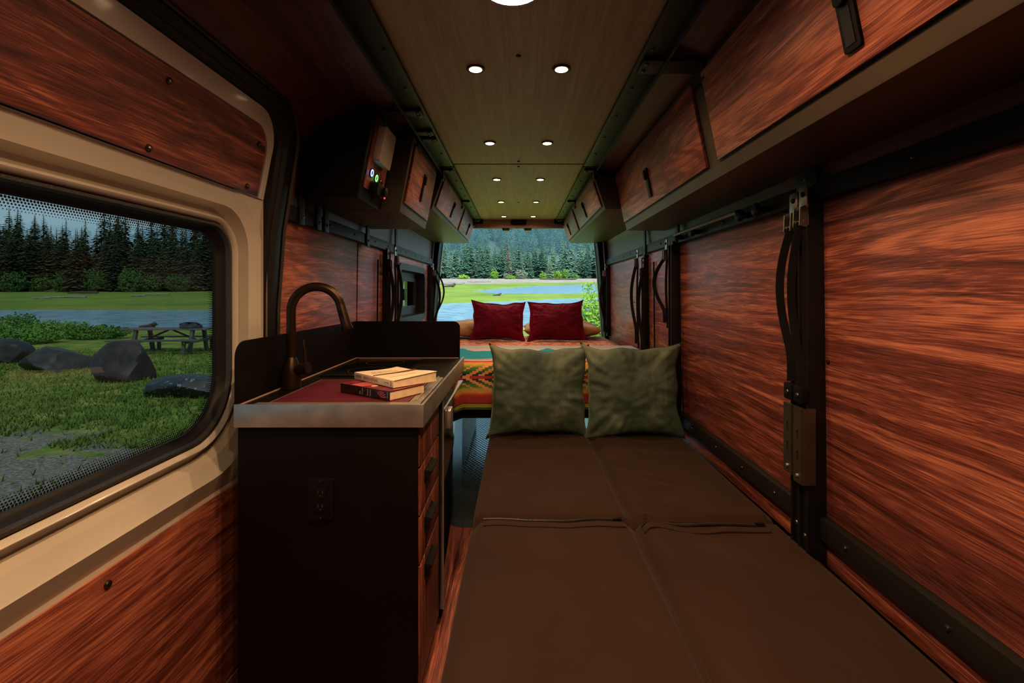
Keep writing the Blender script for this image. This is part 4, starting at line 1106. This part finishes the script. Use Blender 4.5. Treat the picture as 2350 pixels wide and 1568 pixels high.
for zc in (.636, .629): obj('test_button', MB().box(-.562, -.546, 1.3490, 1.3507, zc - .0025, zc + .0025), 'plastic_black', ins)
for zc in (.683, .580): bolt(t, (-.554, 1.353, zc), (0, -1, 0), .003, 'chrome_bolt', 'screw', .001)

# worktop
wt = thing('worktop', 'black-brown worktop with a brushed steel front lip and raised splashbacks', 'worktop', (-.53, 1.85, .845))
obj('top_board', MB().box(-.785, -.272, 1.352, 2.338, .846, .892), 'laminate', wt)
lip = MB().box(-.792, -.264, 1.344, 1.352, .835, .899).box(-.272, -.264, 1.352, 2.345, .835, .899)
obj('steel_lip', lip, 'steel', wt, bevel=.0012)
def roundcorner(poly): return poly
obj('splashback', MB().prism(rrect(1.348, 2.345, .892, 1.072, [0.001, .045, .001, .001], 6), lambda u, v, w_: V(w_, u, v), -.792, -.786), 'laminate', wt)
obj('splashback', MB().prism(rrect(-.786, -.284, .892, 1.072, [.03, .001, .001, .001], 6), lambda u, v, w_: V(u, w_, v), 2.339, 2.345), 'laminate', wt)
obj('sealant_bead', MB().tube([V(-.784, 1.36, .894), V(-.784, 2.336, .894), V(-.29, 2.336, .894)], .003, 6), 'header', wt)
# sink frame and board
sk_ = thing('sink', 'steel sink rim framing the burgundy board', 'sink', (-.51, 1.56, .893))
obj('rim', MB().box(-.745, -.278, 1.358, 1.382, .8925, .897).box(-.314, -.278, 1.382, 1.79, .8925, .897).box(-.714, -.708, 1.382, 1.752, .8925, .8965).box(-.708, -.314, 1.745, 1.752, .8925, .8965), 'steel', sk_, bevel=.001)
obj('rim_ridge', MB().box(-.300, -.294, 1.40, 1.80, .897, .900), 'steel', sk_, bevel=.001)
bd = obj('sink_board', MB().box(-.707, -.316, 1.383, 1.744, .8925, .8975), 'plum_board', None, bevel=.001)
tag(bd, 'burgundy wooden board covering the sink under the books', 'cutting board')
# cooktop
ck = thing('cooktop', 'black glass two-ring cooktop set in the worktop behind the books', 'cooktop', (-.60, 2.07, .893))
obj('glass_plate', MB().box(-.752, -.452, 1.83, 2.322, .8925, .8965), 'black_glass', ck, bevel=.001)
for yy in (1.955, 2.185):
    rg_ = [[V(-.602 + r * math.cos(2 * PI * k / 64), yy + r * math.sin(2 * PI * k / 64), .8967) for k in range(64)] for r in (.0835, .0820)]
    obj('burner_ring', MB().strips(rg_, closed=True), 'burner_ring', ck, smooth=0)
# faucet
fb = V(-.752, 1.60, .893)
fa = thing('faucet', 'dark bronze gooseneck faucet standing behind the burgundy board', 'faucet', fb)
obj('base_body', MB().lathe([(.031, 0), (.0315, .004), (.0305, .05), (.027, .075), (.019, .096), (.016, .104), (0, .104)], fb, (0, 0, 1), 28), 'bronze', fa)
dv = V(.985, .17, 0)
Rg = .079; zt = .258
sp = [fb + V(0, 0, .10 + (zt - .10) * k / 6) for k in range(7)]
sp += [fb + V(0, 0, zt) + dv * (Rg - Rg * math.cos(a)) + V(0, 0, Rg * math.sin(a)) for a in [math.radians(165) * k / 24 for k in range(1, 25)]]
obj('spout', MB().tube(sp, .0148, 18), 'bronze', fa)
e0 = sp[-1]; ed = (dv * .27 + V(0, 0, -1)).normalized()
obj('spray_head', MB().lathe([(.0150, -.004), (.0150, .003), (.0155, .005), (.0165, .070), (.0195, .086), (.0185, .089), (0, .089)], e0, ed, 22), 'bronze', fa)
bq = e0 + ed * .030 + V(.0, -.0165, 0)
obj('spray_button', MB().obox(bq, (1, 0, 0), (0, 1, 0), tuple(ed), ((-.004, .004), (-.002, .004), (-.012, .012))), 'plastic_black', fa, bevel=.001)
obj('lever_hub', MB().tube([fb + V(.02, -.004, .062), fb + V(.062, -.012, .072)], [.019, .019], 18), 'bronze', fa)
obj('lever_handle', MB().tube([fb + V(.050, -.008, .085), fb + V(.047, -.006, .125), fb + V(.040, -.002, .162)], [.0045, .0042, .005], 10), 'bronze', fa)

# fridge
fr = thing('fridge', 'under-counter fridge with a mirror-black door reflecting the blanket and floor', 'fridge', (-.45, 2.02, .05))
obj('fridge_body', MB().box(-.630, -.300, 1.722, 2.303, .072, .832), 'plastic_black', fr)
obj('fridge_door', MB().box(-.300, -.268, 1.726, 2.298, .08, .828), 'fridge', fr, bevel=.002)
obj('door_trim', MB().box(-.272, -.266, 1.7235, 1.7255, .08, .828).box(-.268, -.263, 1.727, 2.297, .79, .795), 'steel', fr)
obj('door_latch', MB().prism(rrect(1.80, 1.86, .70, .775, .008, 3), lambda u, v, w_: V(w_, u, v), -.268, -.252), 'steel', fr, bevel=.003)

# ------------------------------------------------------------------ books on the board
def book(name, label, L, W, T, loc, rz, cover, spine, sag=0.0, rx_=0.0):
    t = thing(name, label, 'book', loc, (rx_, 0, rz))
    n = 16
    def zt_(u, v): return sag * (sm(.35, 1, u) * .9 - .5 * math.sin(PI * v) * (1 - u)) * v
    def topf(u, v): return V(L * u, W * v, T + zt_(u, v))
    mb = MB().grid(topf, n, n); mb.grid(lambda u, v: V(L * u, W * v, T - .0016 + zt_(u, v)), n, n)
    mb.box(0, L, 0, W, 0, .0015)
    fc = obj('cover', mb, cover, t, smooth=60, local=True)
    obj('spine', MB().box(0, L, -.0018, .0, 0, T), spine, t, bevel=.0006, local=True)
    pg = MB().grid(lambda u, v: V(.003 + (L - .005) * u, .001 + (W - .004) * v, T - .002 + zt_(u, v)), n, n)
    edge = [(k / n, 0) for k in range(n)] + [(1, k / n) for k in range(n)] + [(1 - k / n, 1) for k in range(n)] + [(0, 1 - k / n) for k in range(n)]
    tp = lambda u, v, q: V(.003 + (L - .005) * u, .001 + (W - .004) * v, .002 + (T - .004 + zt_(u, v)) * q)
    pg.strips([[tp(u, v, q) for u, v in edge] for q in (0, .25, .5, .75, 1)], closed=True)
    obj('pages', pg, 'page', t, smooth=30, local=True)
    return t, topf, zt_
bl, _, _ = book('book', 'dark red thick paperback lying under the cream one on the burgundy board', .226, .140, .028, (-.557, 1.518, .8978), R(-34), 'red_cover', 'black_cover')
# spine art of the lower book: pink sunburst, cream lines of lettering
sb = MB()
for k in range(6):
    a0, a1 = R(8 + 24 * k), R(20 + 24 * k)
    sb.add([V(.190, -.0024, .006), V(.190 + .022 * math.cos(a0), -.0024, .006 + .020 * math.sin(a0)), V(.190 + .022 * math.cos(a1), -.0024, .006 + .020 * math.sin(a1))], [(0, 1, 2)])
obj('spine_sunburst', sb, plain('pink_print', (.45, .08, .08), rough=.5), bl, smooth=0, local=True)
for tx, xx, sz in (('The', .095, .0075), ('Overstory', .106, .0060), ('\u00b7', .118, .012), ('Richard', .130, .0072), ('Powers', .142, .0072)):
    obj('spine_lettering', text_mb(tx, sz, lambda u, v, xx=xx: V(xx - v, -.0025, .0050 + u * .85)), 'cream_ink', bl, smooth=0, local=True)
obj('spine_lettering', text_mb('NORTON', .0045, lambda u, v: V(.2175 - v, -.0025, .006 + u)), 'cream_ink', bl, smooth=0, local=True)
pkm = bpy.data.materials['pink_print']
obj('cover_band', MB().add([V(.045, .0, .0286), V(.10, .0, .0286), V(.112, .05, .0286), V(.05, .06, .0286)], [(0, 1, 2, 3)]), pkm, bl, smooth=0, local=True)
obj('cover_emblem', MB().lathe([(.010, .0287), (0, .0289)], (.125, .028, 0), (0, 0, 1), 16), 'cream_paper', bl, local=True)
bt, topf, zt_ = book('book', 'cream paperback with a brown braid across its cover, on top of the red book', .230, .160, .0215, (-.538, 1.590, .9275), R(-43), 'cream_paper', 'cream_paper', sag=.010)
TL, TW = .230, .160
def ontop(x, y, o=.0006): return topf(x / TL, y / TW) + V(0, 0, o)
obj('cover_title', text_mb('BRAIDING', .0135, lambda u, v: ontop(.050 - v, .030 + u * 1.25)), 'ink', bt, smooth=0, local=True)
obj('cover_title', text_mb('SWEETGRASS', .0135, lambda u, v: ontop(.070 - v, .020 + u * 1.2)), 'ink', bt, smooth=0, local=True)
obj('cover_author', text_mb('ROBIN WALL KIMMERER', .0085, lambda u, v: ontop(.175 - v, .018 + u * 1.05)), 'ink', bt, smooth=0, local=True)
br = MB()
for ph in (0, 2.1, 4.2):
    pts = [ontop(.113 + .0025 * math.sin(k * .55 + ph), TW * (0.01 + .97 * k / 60), .0012 + .0008 * math.cos(k * .55 + ph)) for k in range(61)]
    br.tube(pts, [.0008 + .0019 * sm(0, .9, k / 60) for k in range(61)], 6)
obj('cover_braid', br, plain('brown_braid_print', (.10, .035, .015), rough=.6), bt, local=True)
obj('spine_lettering', text_mb('KIMMERER', .0105, lambda u, v: V(.010 + u * .72, -.0022, .0108 + v * 1.3)), 'ink', bt, smooth=0, local=True)
obj('spine_lettering', text_mb('BRAIDING SWEETGRASS', .0105, lambda u, v: V(.060 + u * .74, -.0022, .0108 + v * 1.3)), 'ink', bt, smooth=0, local=True)
obj('spine_lettering', text_mb('MILKWEED', .0055, lambda u, v: V(.180 + u, -.0022, .0108 + v)), 'ink', bt, smooth=0, local=True)
cres = [(math.cos(a) * .0045, math.sin(a) * .008) for a in [R(-100 + 200 * k / 10) for k in range(11)]] + [(math.cos(a) * .0018, math.sin(a) * .0055) for a in [R(100 - 200 * k / 10) for k in range(11)]]
obj('spine_emblem', MB().add([V(.216 + a, -.0022, .0108 + b) for a, b in cres], [(i, i + 1, 20 - i, 21 - i) for i in range(10)]), 'ink', bt, smooth=0, local=True)

# ==================================================================  OUTSIDE
def Pw(Y): return -0.95 + .04 * (Y - 25)          # water level (the van stands nose-down on the bank)
def fbm(x, y, s=1.0): return mnoise.fractal(Vector((x * s, y * s, 3.3)), 1.0, 2.0, 4)
YL = [(-600, 714), (0, 713), (500, 711), (857, 704), (1010, 697), (1130, 693), (1200, 690), (1365, 684), (1700, 680)]
UT = [(1080, 669), (1180, 660), (1250, 656), (1375, 653), (1700, 649)]
UB = [(1080, 669), (1150, 678), (1250, 677), (1375, 676), (1700, 674)]
def layout(a, Y):
    """height over the ground plane and zones (sand, far meadow, gravel) at distance Y, bearing a = X / Y"""
    X = a * Y
    if Y < 30:
        z = -.65 + .05 * fbm(X, Y, .25) + .02 * fbm(X, Y, 1.2)
        z -= 0.75 * sm(26.0, 29.5, Y)
        # gravel near the van
        g = 1 - sm(4.6, 7.6, Y + .25 * (X + 5) + .8 * fbm(X, Y, .5))
        return z, (0, 0, g)
    xp = 1190 + F * a; yp = 672 - F * (Pw(Y) - H0) / Y
    jit = 1.6 * fbm(X, Y * .6, .09)
    land = sm(-.8, .8, itp(YL, xp) - yp + jit)
    if xp > 1080:
        ch = min(yp - itp(UT, xp) + jit * .8, itp(UB, xp) - yp + jit * .8)
        land *= 1 - sm(-.5, .7, ch)
    z = Pw(Y) - .35 + land * .55
    sand = 0.0
    if xp > 950:
        sand = sm(1.0, -3.0, yp - itp([(950, 657), (1100, 655), (1180, 652), (1260, 651), (1400, 651)], xp) + jit * 1.4)
        sand *= sm(634, 638, yp)
    bank = 1 - sm(0, 2.5, itp(YL, xp) - yp + jit * 1.5) if xp < 800 else 0
    return z, (max(sand, bank * .25), .9, 0)
ys = [1.2 * (330 / 1.2) ** (k / 210) for k in range(211)]
avs = [-1.75 + 2.45 * k / 330 for k in range(331)]
vs, cols = [], []
for Y in ys:
    for a in avs:
        aa = a if Y > 6 else a * (6 / Y) ** .8
        z, c_ = layout(aa, Y); vs.append((aa * Y, Y, z)); cols += [c_[0], c_[1], c_[2], 1.0]
na = len(avs)
gm = MB().add(vs, [(j * na + i, j * na + i + 1, (j + 1) * na + i + 1, (j + 1) * na + i) for j in range(len(ys) - 1) for i in range(na - 1)])
g = obj('lawn', gm, 'ground', None, smooth=80); g['kind'] = 'structure'
ca = g.data.color_attributes.new('zones', 'FLOAT_COLOR', 'POINT'); ca.data.foreach_set('color', cols)
wmb = MB().add([(-420, 24, Pw(24)), (200, 24, Pw(24)), (260, 300, Pw(300)), (-620, 300, Pw(300))], [(0, 1, 2, 3)])
struct('water', wmb, 'water', smooth=0)
def gz(X, Y): return layout(X / Y, Y)[0]
def at(xp, yp, Y): return V((xp - 1190) / F * Y, Y, H0 - (yp - 672) / F * Y)

# hillside behind the far shore
def hill(u, v):
    Y = 322 + 620 * v; a = -.50 + 1.0 * u; X = a * Y
    k = sm(-.45, -.22, a)
    return V(X, Y, Pw(322) - 3 + min(Y - 322, 205 + .05 * (Y - 527)) * .44 * k + 9 * fbm(X, Y, .006) * sm(0, .1, v))
struct('hill', MB().grid(hill, 60, 50), 'forest_floor', smooth=80)

# trees
def conifer(seed, H, Rb, nw=30, nb=8, clear=.06, jag=1.0):
    rnd = random.Random(seed); mb = MB()
    mb.tube([V(0, 0, -1.0), V(0, 0, H * .5), V(0, 0, H * .97)], [H * .013, H * .009, H * .002], 5, caps=False, mi=1)
    for i in range(nw):
        q = i / (nw - 1); z = H * (clear + (1 - clear) * q ** .92)
        R_ = Rb * (1 - q) ** .8 * (.75 + .45 * rnd.random()) + .02 * H * .3 * (1 - q)
        if R_ < .03 * Rb: R_ = .03 * Rb
        n = max(4, int(nb * (1 - q * .5))); ph = rnd.random() * 6.28
        for b in range(n):
            an = ph + 2 * PI * (b + .5 * rnd.random()) / n; r = R_ * (.62 + .5 * rnd.random())
            d = V(math.cos(an), math.sin(an), 0); sd2 = V(-d.y, d.x, 0)
            droop = -.28 * r - .1 * H / nw; lift = .06 * H / nw
            root = V(0, 0, z + lift); tip = d * r + V(0, 0, z + droop)
            m1 = d * r * .55 + V(0, 0, z + droop * .35); ww = r * (.30 + .12 * rnd.random()) * jag
            e1 = m1 + sd2 * ww + V(0, 0, -.10 * r); e2 = m1 - sd2 * ww + V(0, 0, -.10 * r)
            q1 = d * r * .82 + sd2 * ww * .55 + V(0, 0, z + droop * 1.05); q2 = d * r * .82 - sd2 * ww * .55 + V(0, 0, z + droop * 1.05)
            n1 = d * r * .66 + sd2 * ww * .35 + V(0, 0, z + droop * .6); n2 = d * r * .66 - sd2 * ww * .35 + V(0, 0, z + droop * .6)
            mb.add([root, e1, n1, q1, tip, q2, n2, e2], [(0, 1, 2), (0, 2, 3), (0, 3, 4), (0, 4, 5), (0, 5, 6), (0, 6, 7)])
    mb.add([V(-.01 * H * .5, 0, H * .94), V(.01 * H * .5, 0, H * .94), V(0, .004 * H, H * 1.03)], [(0, 1, 2)])
    return mb
def mesh_of(name, mb, mats):
    me = bpy.data.meshes.new(name); me.from_pydata([tuple(p) for p in mb.v], [], mb.f)
    for k in mats: me.materials.append(M[k])
    me.polygons.foreach_set('material_index', mb.m); me.update(); return me
far_m = [mesh_of('conifer_tree', conifer(10 + k, 1.0, rb, 30, 9, cl), ['conifer', 'bark']) for k, (rb, cl) in enumerate(((.22, .05), (.19, .09), (.25, .03), (.17, .20)))]
dk_m = [mesh_of('conifer_tree', conifer(30 + k, 1.0, rb, 40, 10, cl, .9), ['conifer_dark', 'bark']) for k, (rb, cl) in enumerate(((.22, .04), (.19, .08), (.25, .03), (.20, .12)))]
def put_tree(me, X, Y, z, H, rz, label, group, wid=1.0):
    o = bpy.data.objects.new('conifer_tree', me); COL.objects.link(o)
    o.location = (X, Y, z); o.scale = (H * wid, H * wid, H); o.rotation_euler = (0, 0, rz)
    tag(o, label, 'tree', group); return o
rnd = random.Random(77)
for row, (Y0, dx, hh) in enumerate(((268, 7.5, 16), (276, 6.2, 19.5), (288, 5.6, 21.5), (302, 5.4, 23), (318, 5.4, 24))):
    X = -.27 * Y0
    while X < .27 * Y0:
        X += dx * (.7 + .6 * rnd.random()); Y = Y0 + rnd.uniform(-4, 4)
        xp = 1190 + F * X / Y
        if row == 0 and xp > 1215 and rnd.random() < .75: continue
        if row == 1 and 1235 < xp < 1330 and rnd.random() < .5: continue
        H = hh * rnd.uniform(.78, 1.18)
        put_tree(rnd.choice(far_m), X, Y, Pw(Y) + .1, H, rnd.random() * 6, 'green conifer in the forest across the lake, seen through the rear opening', 'conifers across the lake behind the bed', rnd.uniform(.85, 1.15))
def special(seed, mat, xp, Y, H, rb, label):
    me = mesh_of('conifer_tree', conifer(seed, 1.0, rb, 34, 9, .04), [mat, 'bark'])
    X = (xp - 1190) / F * Y
    put_tree(me, X, Y, Pw(Y) + .1, H, 0, label, None)
special(51, 'conifer_red', 1167, 272, 21.5, .13, 'rust-topped conifer rising above its green neighbours across the lake')
special(52, 'conifer_pale', 1262, 258, 13.5, .19, 'single pale green conifer standing clear of the far forest on the shore')
special(53, 'conifer', 1216, 260, 15.0, .20, 'broad dark green conifer standing forward on the far shore left of the pale one')
# left forest seen through the sliding door
for row, (Y0, dx, hh) in enumerate(((79, 2.5, 9.0), (83, 2.3, 11.0), (88, 2.3, 12.8), (95, 2.4, 13.8))):
    X = -1.30 * Y0
    while X < -.42 * Y0:
        X += dx * (.6 + .8 * rnd.random()); Y = Y0 + rnd.uniform(-2, 2)
        xp = 1190 + F * X / Y
        H = hh * rnd.uniform(.80, 1.15) * (1.06 if xp < 330 else .97)
        put_tree(rnd.choice(dk_m), X, Y, Pw(Y) + .1, H, rnd.random() * 6, 'dark conifer in the forest seen through the sliding door window', 'dark conifers beyond the left meadow', rnd.uniform(.9, 1.2))
# hillside forest, uncountable
def lowtree(rnd):
    mb = MB()
    return mb
hf = MB(); lo = [conifer(90 + k, 1.0, .17, 17, 7, .03, .75) for k in range(3)]
lo = [[(v, f_) for v, f_ in ((m_.v, [ff for ff, mm_ in zip(m_.f, m_.m) if mm_ == 0]),)][0] for m_ in lo]
hrnd = random.Random(5)
for k in range(1300):
    Y = 366 + 175 * hrnd.random(); a = -.26 + .52 * hrnd.random()
    v = (Y - 322) / 620; p = hill((a + .50) / 1.0, v)
    H = hrnd.uniform(15, 24); cs, sn = math.cos(k), math.sin(k); vv, ff = hrnd.choice(lo)
    hf.add([(p.x + (x * cs - y_ * sn) * H, p.y + (x * sn + y_ * cs) * H, p.z - .5 + z * H) for x, y_, z in vv], ff)
hz_ = MB().box(-170, 170, 326, 346, 0, 190)
hm = bpy.data.materials.new('valley_haze'); hm.use_nodes = True; ht = hm.node_tree; ht.nodes.clear()
vs_ = node(ht, 'ShaderNodeVolumeScatter', Density=0.0065); vs_.inputs['Color'].default_value = (0.45, 0.78, 0.90, 1)
ho = node(ht, 'ShaderNodeOutputMaterial'); ht.links.new(vs_.outputs[0], ho.inputs['Volume'])
hzo = obj('haze', hz_, hm, None, smooth=0); hzo['kind'] = 'stuff'; tag(hzo, 'thin blue haze in the valley before the wooded hillside', 'haze')
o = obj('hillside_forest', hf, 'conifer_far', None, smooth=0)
o['kind'] = 'stuff'; tag(o, 'conifer forest coloured haze-blue covering the hillside behind the lake', 'forest')

# bushes
def bush(label, p, rx_, ry_, rz_, mat, seed, n=900, leaf=.06, group=None, name='bush', up=.5):
    rnd = random.Random(seed); mb = MB()
    for k in range(n):
        d = V(rnd.gauss(0, 1), rnd.gauss(0, 1), rnd.gauss(0, 1)).normalized()
        rr = .55 + .45 * rnd.random() ** .5
        lump = .82 + .32 * mnoise.noise(d * 2.2 + V(seed, 0, 0))
        c_ = V(d.x * rx_ * rr * lump, d.y * ry_ * rr * lump, max(-.02, d.z * .5 + .5) * rz_ * rr * lump * 1.1)
        a = V(rnd.gauss(0, 1), rnd.gauss(0, 1), rnd.gauss(0, 1)).normalized(); b = a.orthogonal().normalized()
        L = leaf * (.6 + .8 * rnd.random())
        mb.add([c_ - a * L * .5, c_ + b * L * .3, c_ + a * L * .6, c_ - b * L * .3], [(0, 1, 2, 3)])
    o = obj(name, mb, mat, None, smooth=0, local=True); o.location = p
    return tag(o, label, 'bush', group)
bush('leafy bright green bush outside at the right of the rear opening', V(1.56, 8.6, -.65), .80, .55, 1.98, 'leaf_bright', 2, 15000, .062)
for i, (xp, Y, rx_, rz_, lab) in enumerate(((35, 22, 1.5, 1.0, 'leafy green bush by the left lake edge at the edge of the side window'), (120, 20.5, 1.7, .75, 'low green bush by the lake edge behind the middle boulder'),
                                            (215, 19.5, 1.5, .62, 'low green bush by the lake edge left of the picnic table'), (60, 17.5, 1.5, .62, 'low green bush behind the leftmost boulders'), (-60, 20, 1.7, .95, 'leafy green bush at the lake edge beyond the left picture edge'))):
    X = (xp - 1190) / F * Y
    bush(lab, V(X, Y, gz(X, Y) - .05), rx_, .9, rz_, 'leaf_mid', 20 + i, 3200, .085)
for i, (xp, yp, w_, h_, mat, lab) in enumerate(((1135, 633, 2.6, 5.2, 'leaf_bright', 'bright yellow-green sapling at the forest edge across the lake'), (1065, 645, 3.2, 2.4, 'leaf_bright', 'low lime green bush at the left end of the far shore'),
        (1173, 641, 3.6, 2.2, 'leaf_bright', 'low green bush at the foot of the rust-topped tree'), (1196, 640, 3.6, 5.6, 'leaf_grey', 'grey-green willow-like bush in the middle of the far shore'), (1246, 641, 1.9, 3.8, 'leaf_bright', 'round yellow-green shrub right of the middle on the far shore'),
        (1282, 634, 3.4, 4.8, 'leaf_bright', 'yellow-green leafy tree behind the pale conifer'), (1296, 639, 2.6, 5.8, 'leaf_mid', 'mid green small tree right of the pale conifer'), (1320, 640, 2.0, 3.2, 'leaf_mid', 'small green shrub on the sandy far shore'),
        (1163, 640, 1.8, 3.6, 'leaf_grey', 'grey leafless-looking shrub left of the rust-topped tree'))):
    Y = 255.0; X = (xp - 1190) / F * Y
    bush(lab, V(X, Y, Pw(Y)), w_, w_, h_, mat, 40 + i, 420, .9)
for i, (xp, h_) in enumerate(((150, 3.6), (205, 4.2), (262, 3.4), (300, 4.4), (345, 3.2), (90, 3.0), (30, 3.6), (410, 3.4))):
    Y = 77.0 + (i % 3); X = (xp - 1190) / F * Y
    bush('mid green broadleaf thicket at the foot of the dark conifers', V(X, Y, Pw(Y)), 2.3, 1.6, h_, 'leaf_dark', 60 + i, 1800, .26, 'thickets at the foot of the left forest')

# boulders on the lawn
def boulder(label, xp, yp, w_, d_, h_, mat, seed, rz=0.0, flat=.6):
    Y = 1.86 * F / (yp - 672) + d_ * .35; X = (xp - 1190) / F * Y
    bm = bmesh.new(); bmesh.ops.create_icosphere(bm, subdivisions=4, radius=1.0)
    rnd = random.Random(seed)
    planes = [(V(rnd.gauss(0, 1), rnd.gauss(0, 1), rnd.gauss(0, .8)).normalized(), rnd.uniform(.55, .85)) for _ in range(11)]
    for v in bm.verts:
        p = v.co.copy()
        for n_, dd in planes:
            k = p.dot(n_) - dd
            if k > 0: p -= n_ * k * .92
        p += p.normalized() * .06 * fbm(p.x * 2 + seed, p.y * 2 + p.z, 1.0)
        v.co = V(p.x * w_ * .62, p.y * d_ * .62, (p.z + .55) * h_ * .72)
    me = bpy.data.meshes.new('boulder'); bm.to_mesh(me); bm.free()
    me.materials.append(M[mat]); me.polygons.foreach_set('use_smooth', [True] * len(me.polygons)); me.set_sharp_from_angle(angle=R(22))
    o = bpy.data.objects.new('boulder', me); COL.objects.link(o); o.location = (X, Y, gz(X, Y) - .06); o.rotation_euler = (0, 0, rz)
    return tag(o, label, 'boulder')
boulder('dark boulder cut by the left picture edge behind the side window', 8, 838, 1.05, .9, .62, 'rock_dark', 4)
boulder('low dark boulder second from the left on the lawn', 130, 857, 1.25, 1.0, .58, 'rock_dark', 14, .3)
boulder('large red-brown boulder in front of the picnic table', 280, 877, 1.30, 1.0, .80, 'rock_red', 23, -.2)
boulder('flat grey boulder speckled with lichen beside the window frame', 448, 914, 1.30, .9, .46, 'rock_lichen', 31, .1)

# picnic table
PX, PY = (392 - 1190) / F * 15.0, 15.0; PZ = gz(PX, PY)
t = thing('picnic_table', 'weathered wooden picnic table on the lawn near the lake', 'table', (PX, PY, PZ), (0, 0, R(4)))
for k in range(5): obj('table_plank', MB().box(-1.25, 1.25, -.38 + .155 * k, -.235 + .155 * k, .72, .76), 'table_wood', t, local=True)
for y in (-.74, .74): obj('seat_plank', MB().box(-1.30, 1.30, y - .13, y + .13, .42, .46), 'table_wood', t, local=True)
for x in (-.82, .82):
    for s in (-1, 1):
        obj('leg', MB().obox((x, s * .30, .72), (1, 0, 0), (0, 1, 0), (0, s * .16, -.72), ((-.045, .045), (-.05, .05), (0, 1.0))), 'table_wood', t, local=True)
        obj('seat_post', MB().box(x - .04, x + .04, s * .74 - .04, s * .74 + .04, 0, .42), 'table_wood', t, local=True)
    obj('cross_beam', MB().box(x + .046, x + .09, -.85, .85, .34, .42), 'table_wood', t, local=True)
    obj('brace', MB().tube([V(x, 0, .36), V(x * .08, 0, .70)], .03, 6), 'table_wood', t, local=True)
bg = MB(); 
bagp = V(PX + .62, PY - .05, PZ + .76)
def bagf(u, v):
    a = u * 2 * PI; q = v * PI / 2
    r = math.cos(q) ** .5 * (1 + .15 * math.sin(3 * a))
    return V(.33 * r * math.cos(a), .20 * r * math.sin(a), .15 * math.sin(q) * (1 + .25 * math.cos(a * 2)))
b_ = thing('duffel_bag', 'black bag lying on the picnic table', 'bag', bagp)
obj('bag_body', MB().grid(bagf, 28, 10), 'bag', b_, local=True, smooth=60)
obj('bag_strap', MB().tube([V(-.3 + .6 * k / 12, -.02, .12 + .05 * math.sin(PI * k / 12)) for k in range(13)], .02, 6), 'webbing', b_, local=True)

# driftwood and stumps
def log(label, xp, yp, Lm, r, ang, mat='driftwood', Yf=None):
    Y = Yf or 3.16 / (.04 + (yp - 672) / F); X = (xp - 1190) / F * Y; z = gz(X, Y)
    d = V(math.cos(ang), math.sin(ang), 0)
    rn = random.Random(int(xp * 7 + yp))
    pts = [V(X, Y, z + r * .7) + d * (Lm * (k / 8 - .5)) + V(0, 0, .25 * r * rn.uniform(-1, 1)) for k in range(9)]
    o = obj('driftwood_log', MB().tube(pts, [r * (.55 + .55 * k / 8) for k in range(9)], 8), mat); return tag(o, label, 'log')
log('long bleached driftwood log on the left meadow across the water', 150, 688, 4.6, .16, .1)
log('short bleached log left of the long one on the left meadow', 95, 690, 2.2, .12, .0)
log('dark log near the foot of the left forest', 190, 677, 4.2, .20, .05, 'darkwood')
log('pale log on the left meadow below the reflected faucet', 362, 681, 3.0, .14, .1)
log('small pale log between the other logs on the left meadow', 318, 684, 2.0, .13, -.1)
log('grey drift log at the left end of the far shore behind the bed', 1022, 655, 9, .24, .1, 'driftwood')
log('second grey drift log beside it on the far shore', 1040, 652.5, 7, .22, -.15, 'driftwood')
log('brown drift log lying at the far shore left of the middle', 1100, 649.5, 8, .26, .1, 'driftwood')
log('long dark timber lying on the sandy far shore', 1280, 643.5, 17, .45, .02, 'darkwood')
def rootwad(label, xp, yp, s_, seed, Y):
    rn = random.Random(seed); X = (xp - 1190) / F * Y; z = max(gz(X, Y), Pw(Y) - .05 if Y > 30 else -9)
    mb = MB().tube([V(-s_ * .9, 0, s_ * .10), V(0, 0, s_ * .2), V(s_ * .35, 0, s_ * .22)], [s_ * .10, s_ * .16, s_ * .26], 8)
    for k in range(5):
        a = 2 * PI * k / 5 + rn.random(); p0 = V(s_ * .35, 0, s_ * .24)
        mb.tube([p0, p0 + V(.15 * s_, math.cos(a) * .2 * s_, abs(math.sin(a)) * .22 * s_), p0 + V(.10 * s_ * rn.uniform(-1, 2), math.cos(a) * .36 * s_, abs(math.sin(a)) * .34 * s_)], [s_ * .10, s_ * .065, s_ * .02], 6)
    o = obj('stump', mb, 'darkwood', None, local=True); o.location = (X, Y, z); o.rotation_euler = (0, 0, rn.uniform(-.4, .4)); return tag(o, label, 'stump')
rootwad('dark root stump on the green flat at the left of the rear opening', 1035, 661, 1.7, 3, 104)
rootwad('small branching snag standing on the grass strip in the lake', 1143, 684, .75, 5, 64)
rootwad('dark stump at the lake edge above the picnic table', 343, 748, .6, 8, 25.5)

# grass tufts on the lawn seen through the side window
gr = MB(); rnd = random.Random(12)
for k in range(26000):
    Y = 4.2 + 11.5 * rnd.random() ** 1.3; a = -1.65 + 1.25 * rnd.random(); X = a * Y
    z, zn = layout(a, Y)
    gn = zn[2] + (mnoise.noise(Vector((X * .9, Y * .9, 0))) * .5)
    if gn > .45 and rnd.random() < .97: continue
    for b in range(3):
        an = rnd.random() * 6.28; hgt = rnd.uniform(.03, .10); dx, dy = math.cos(an) * .05, math.sin(an) * .05
        wv = .007
        gr.add([(X - dy * .15, Y + dx * .15, z), (X + dy * .15, Y - dx * .15, z), (X + dx, Y + dy, z + hgt)], [(0, 1, 2)])
o = obj('grass', gr, 'grass', None, smooth=0); o['kind'] = 'stuff'; tag(o, 'rough green grass on the lawn outside the side window', 'grass')
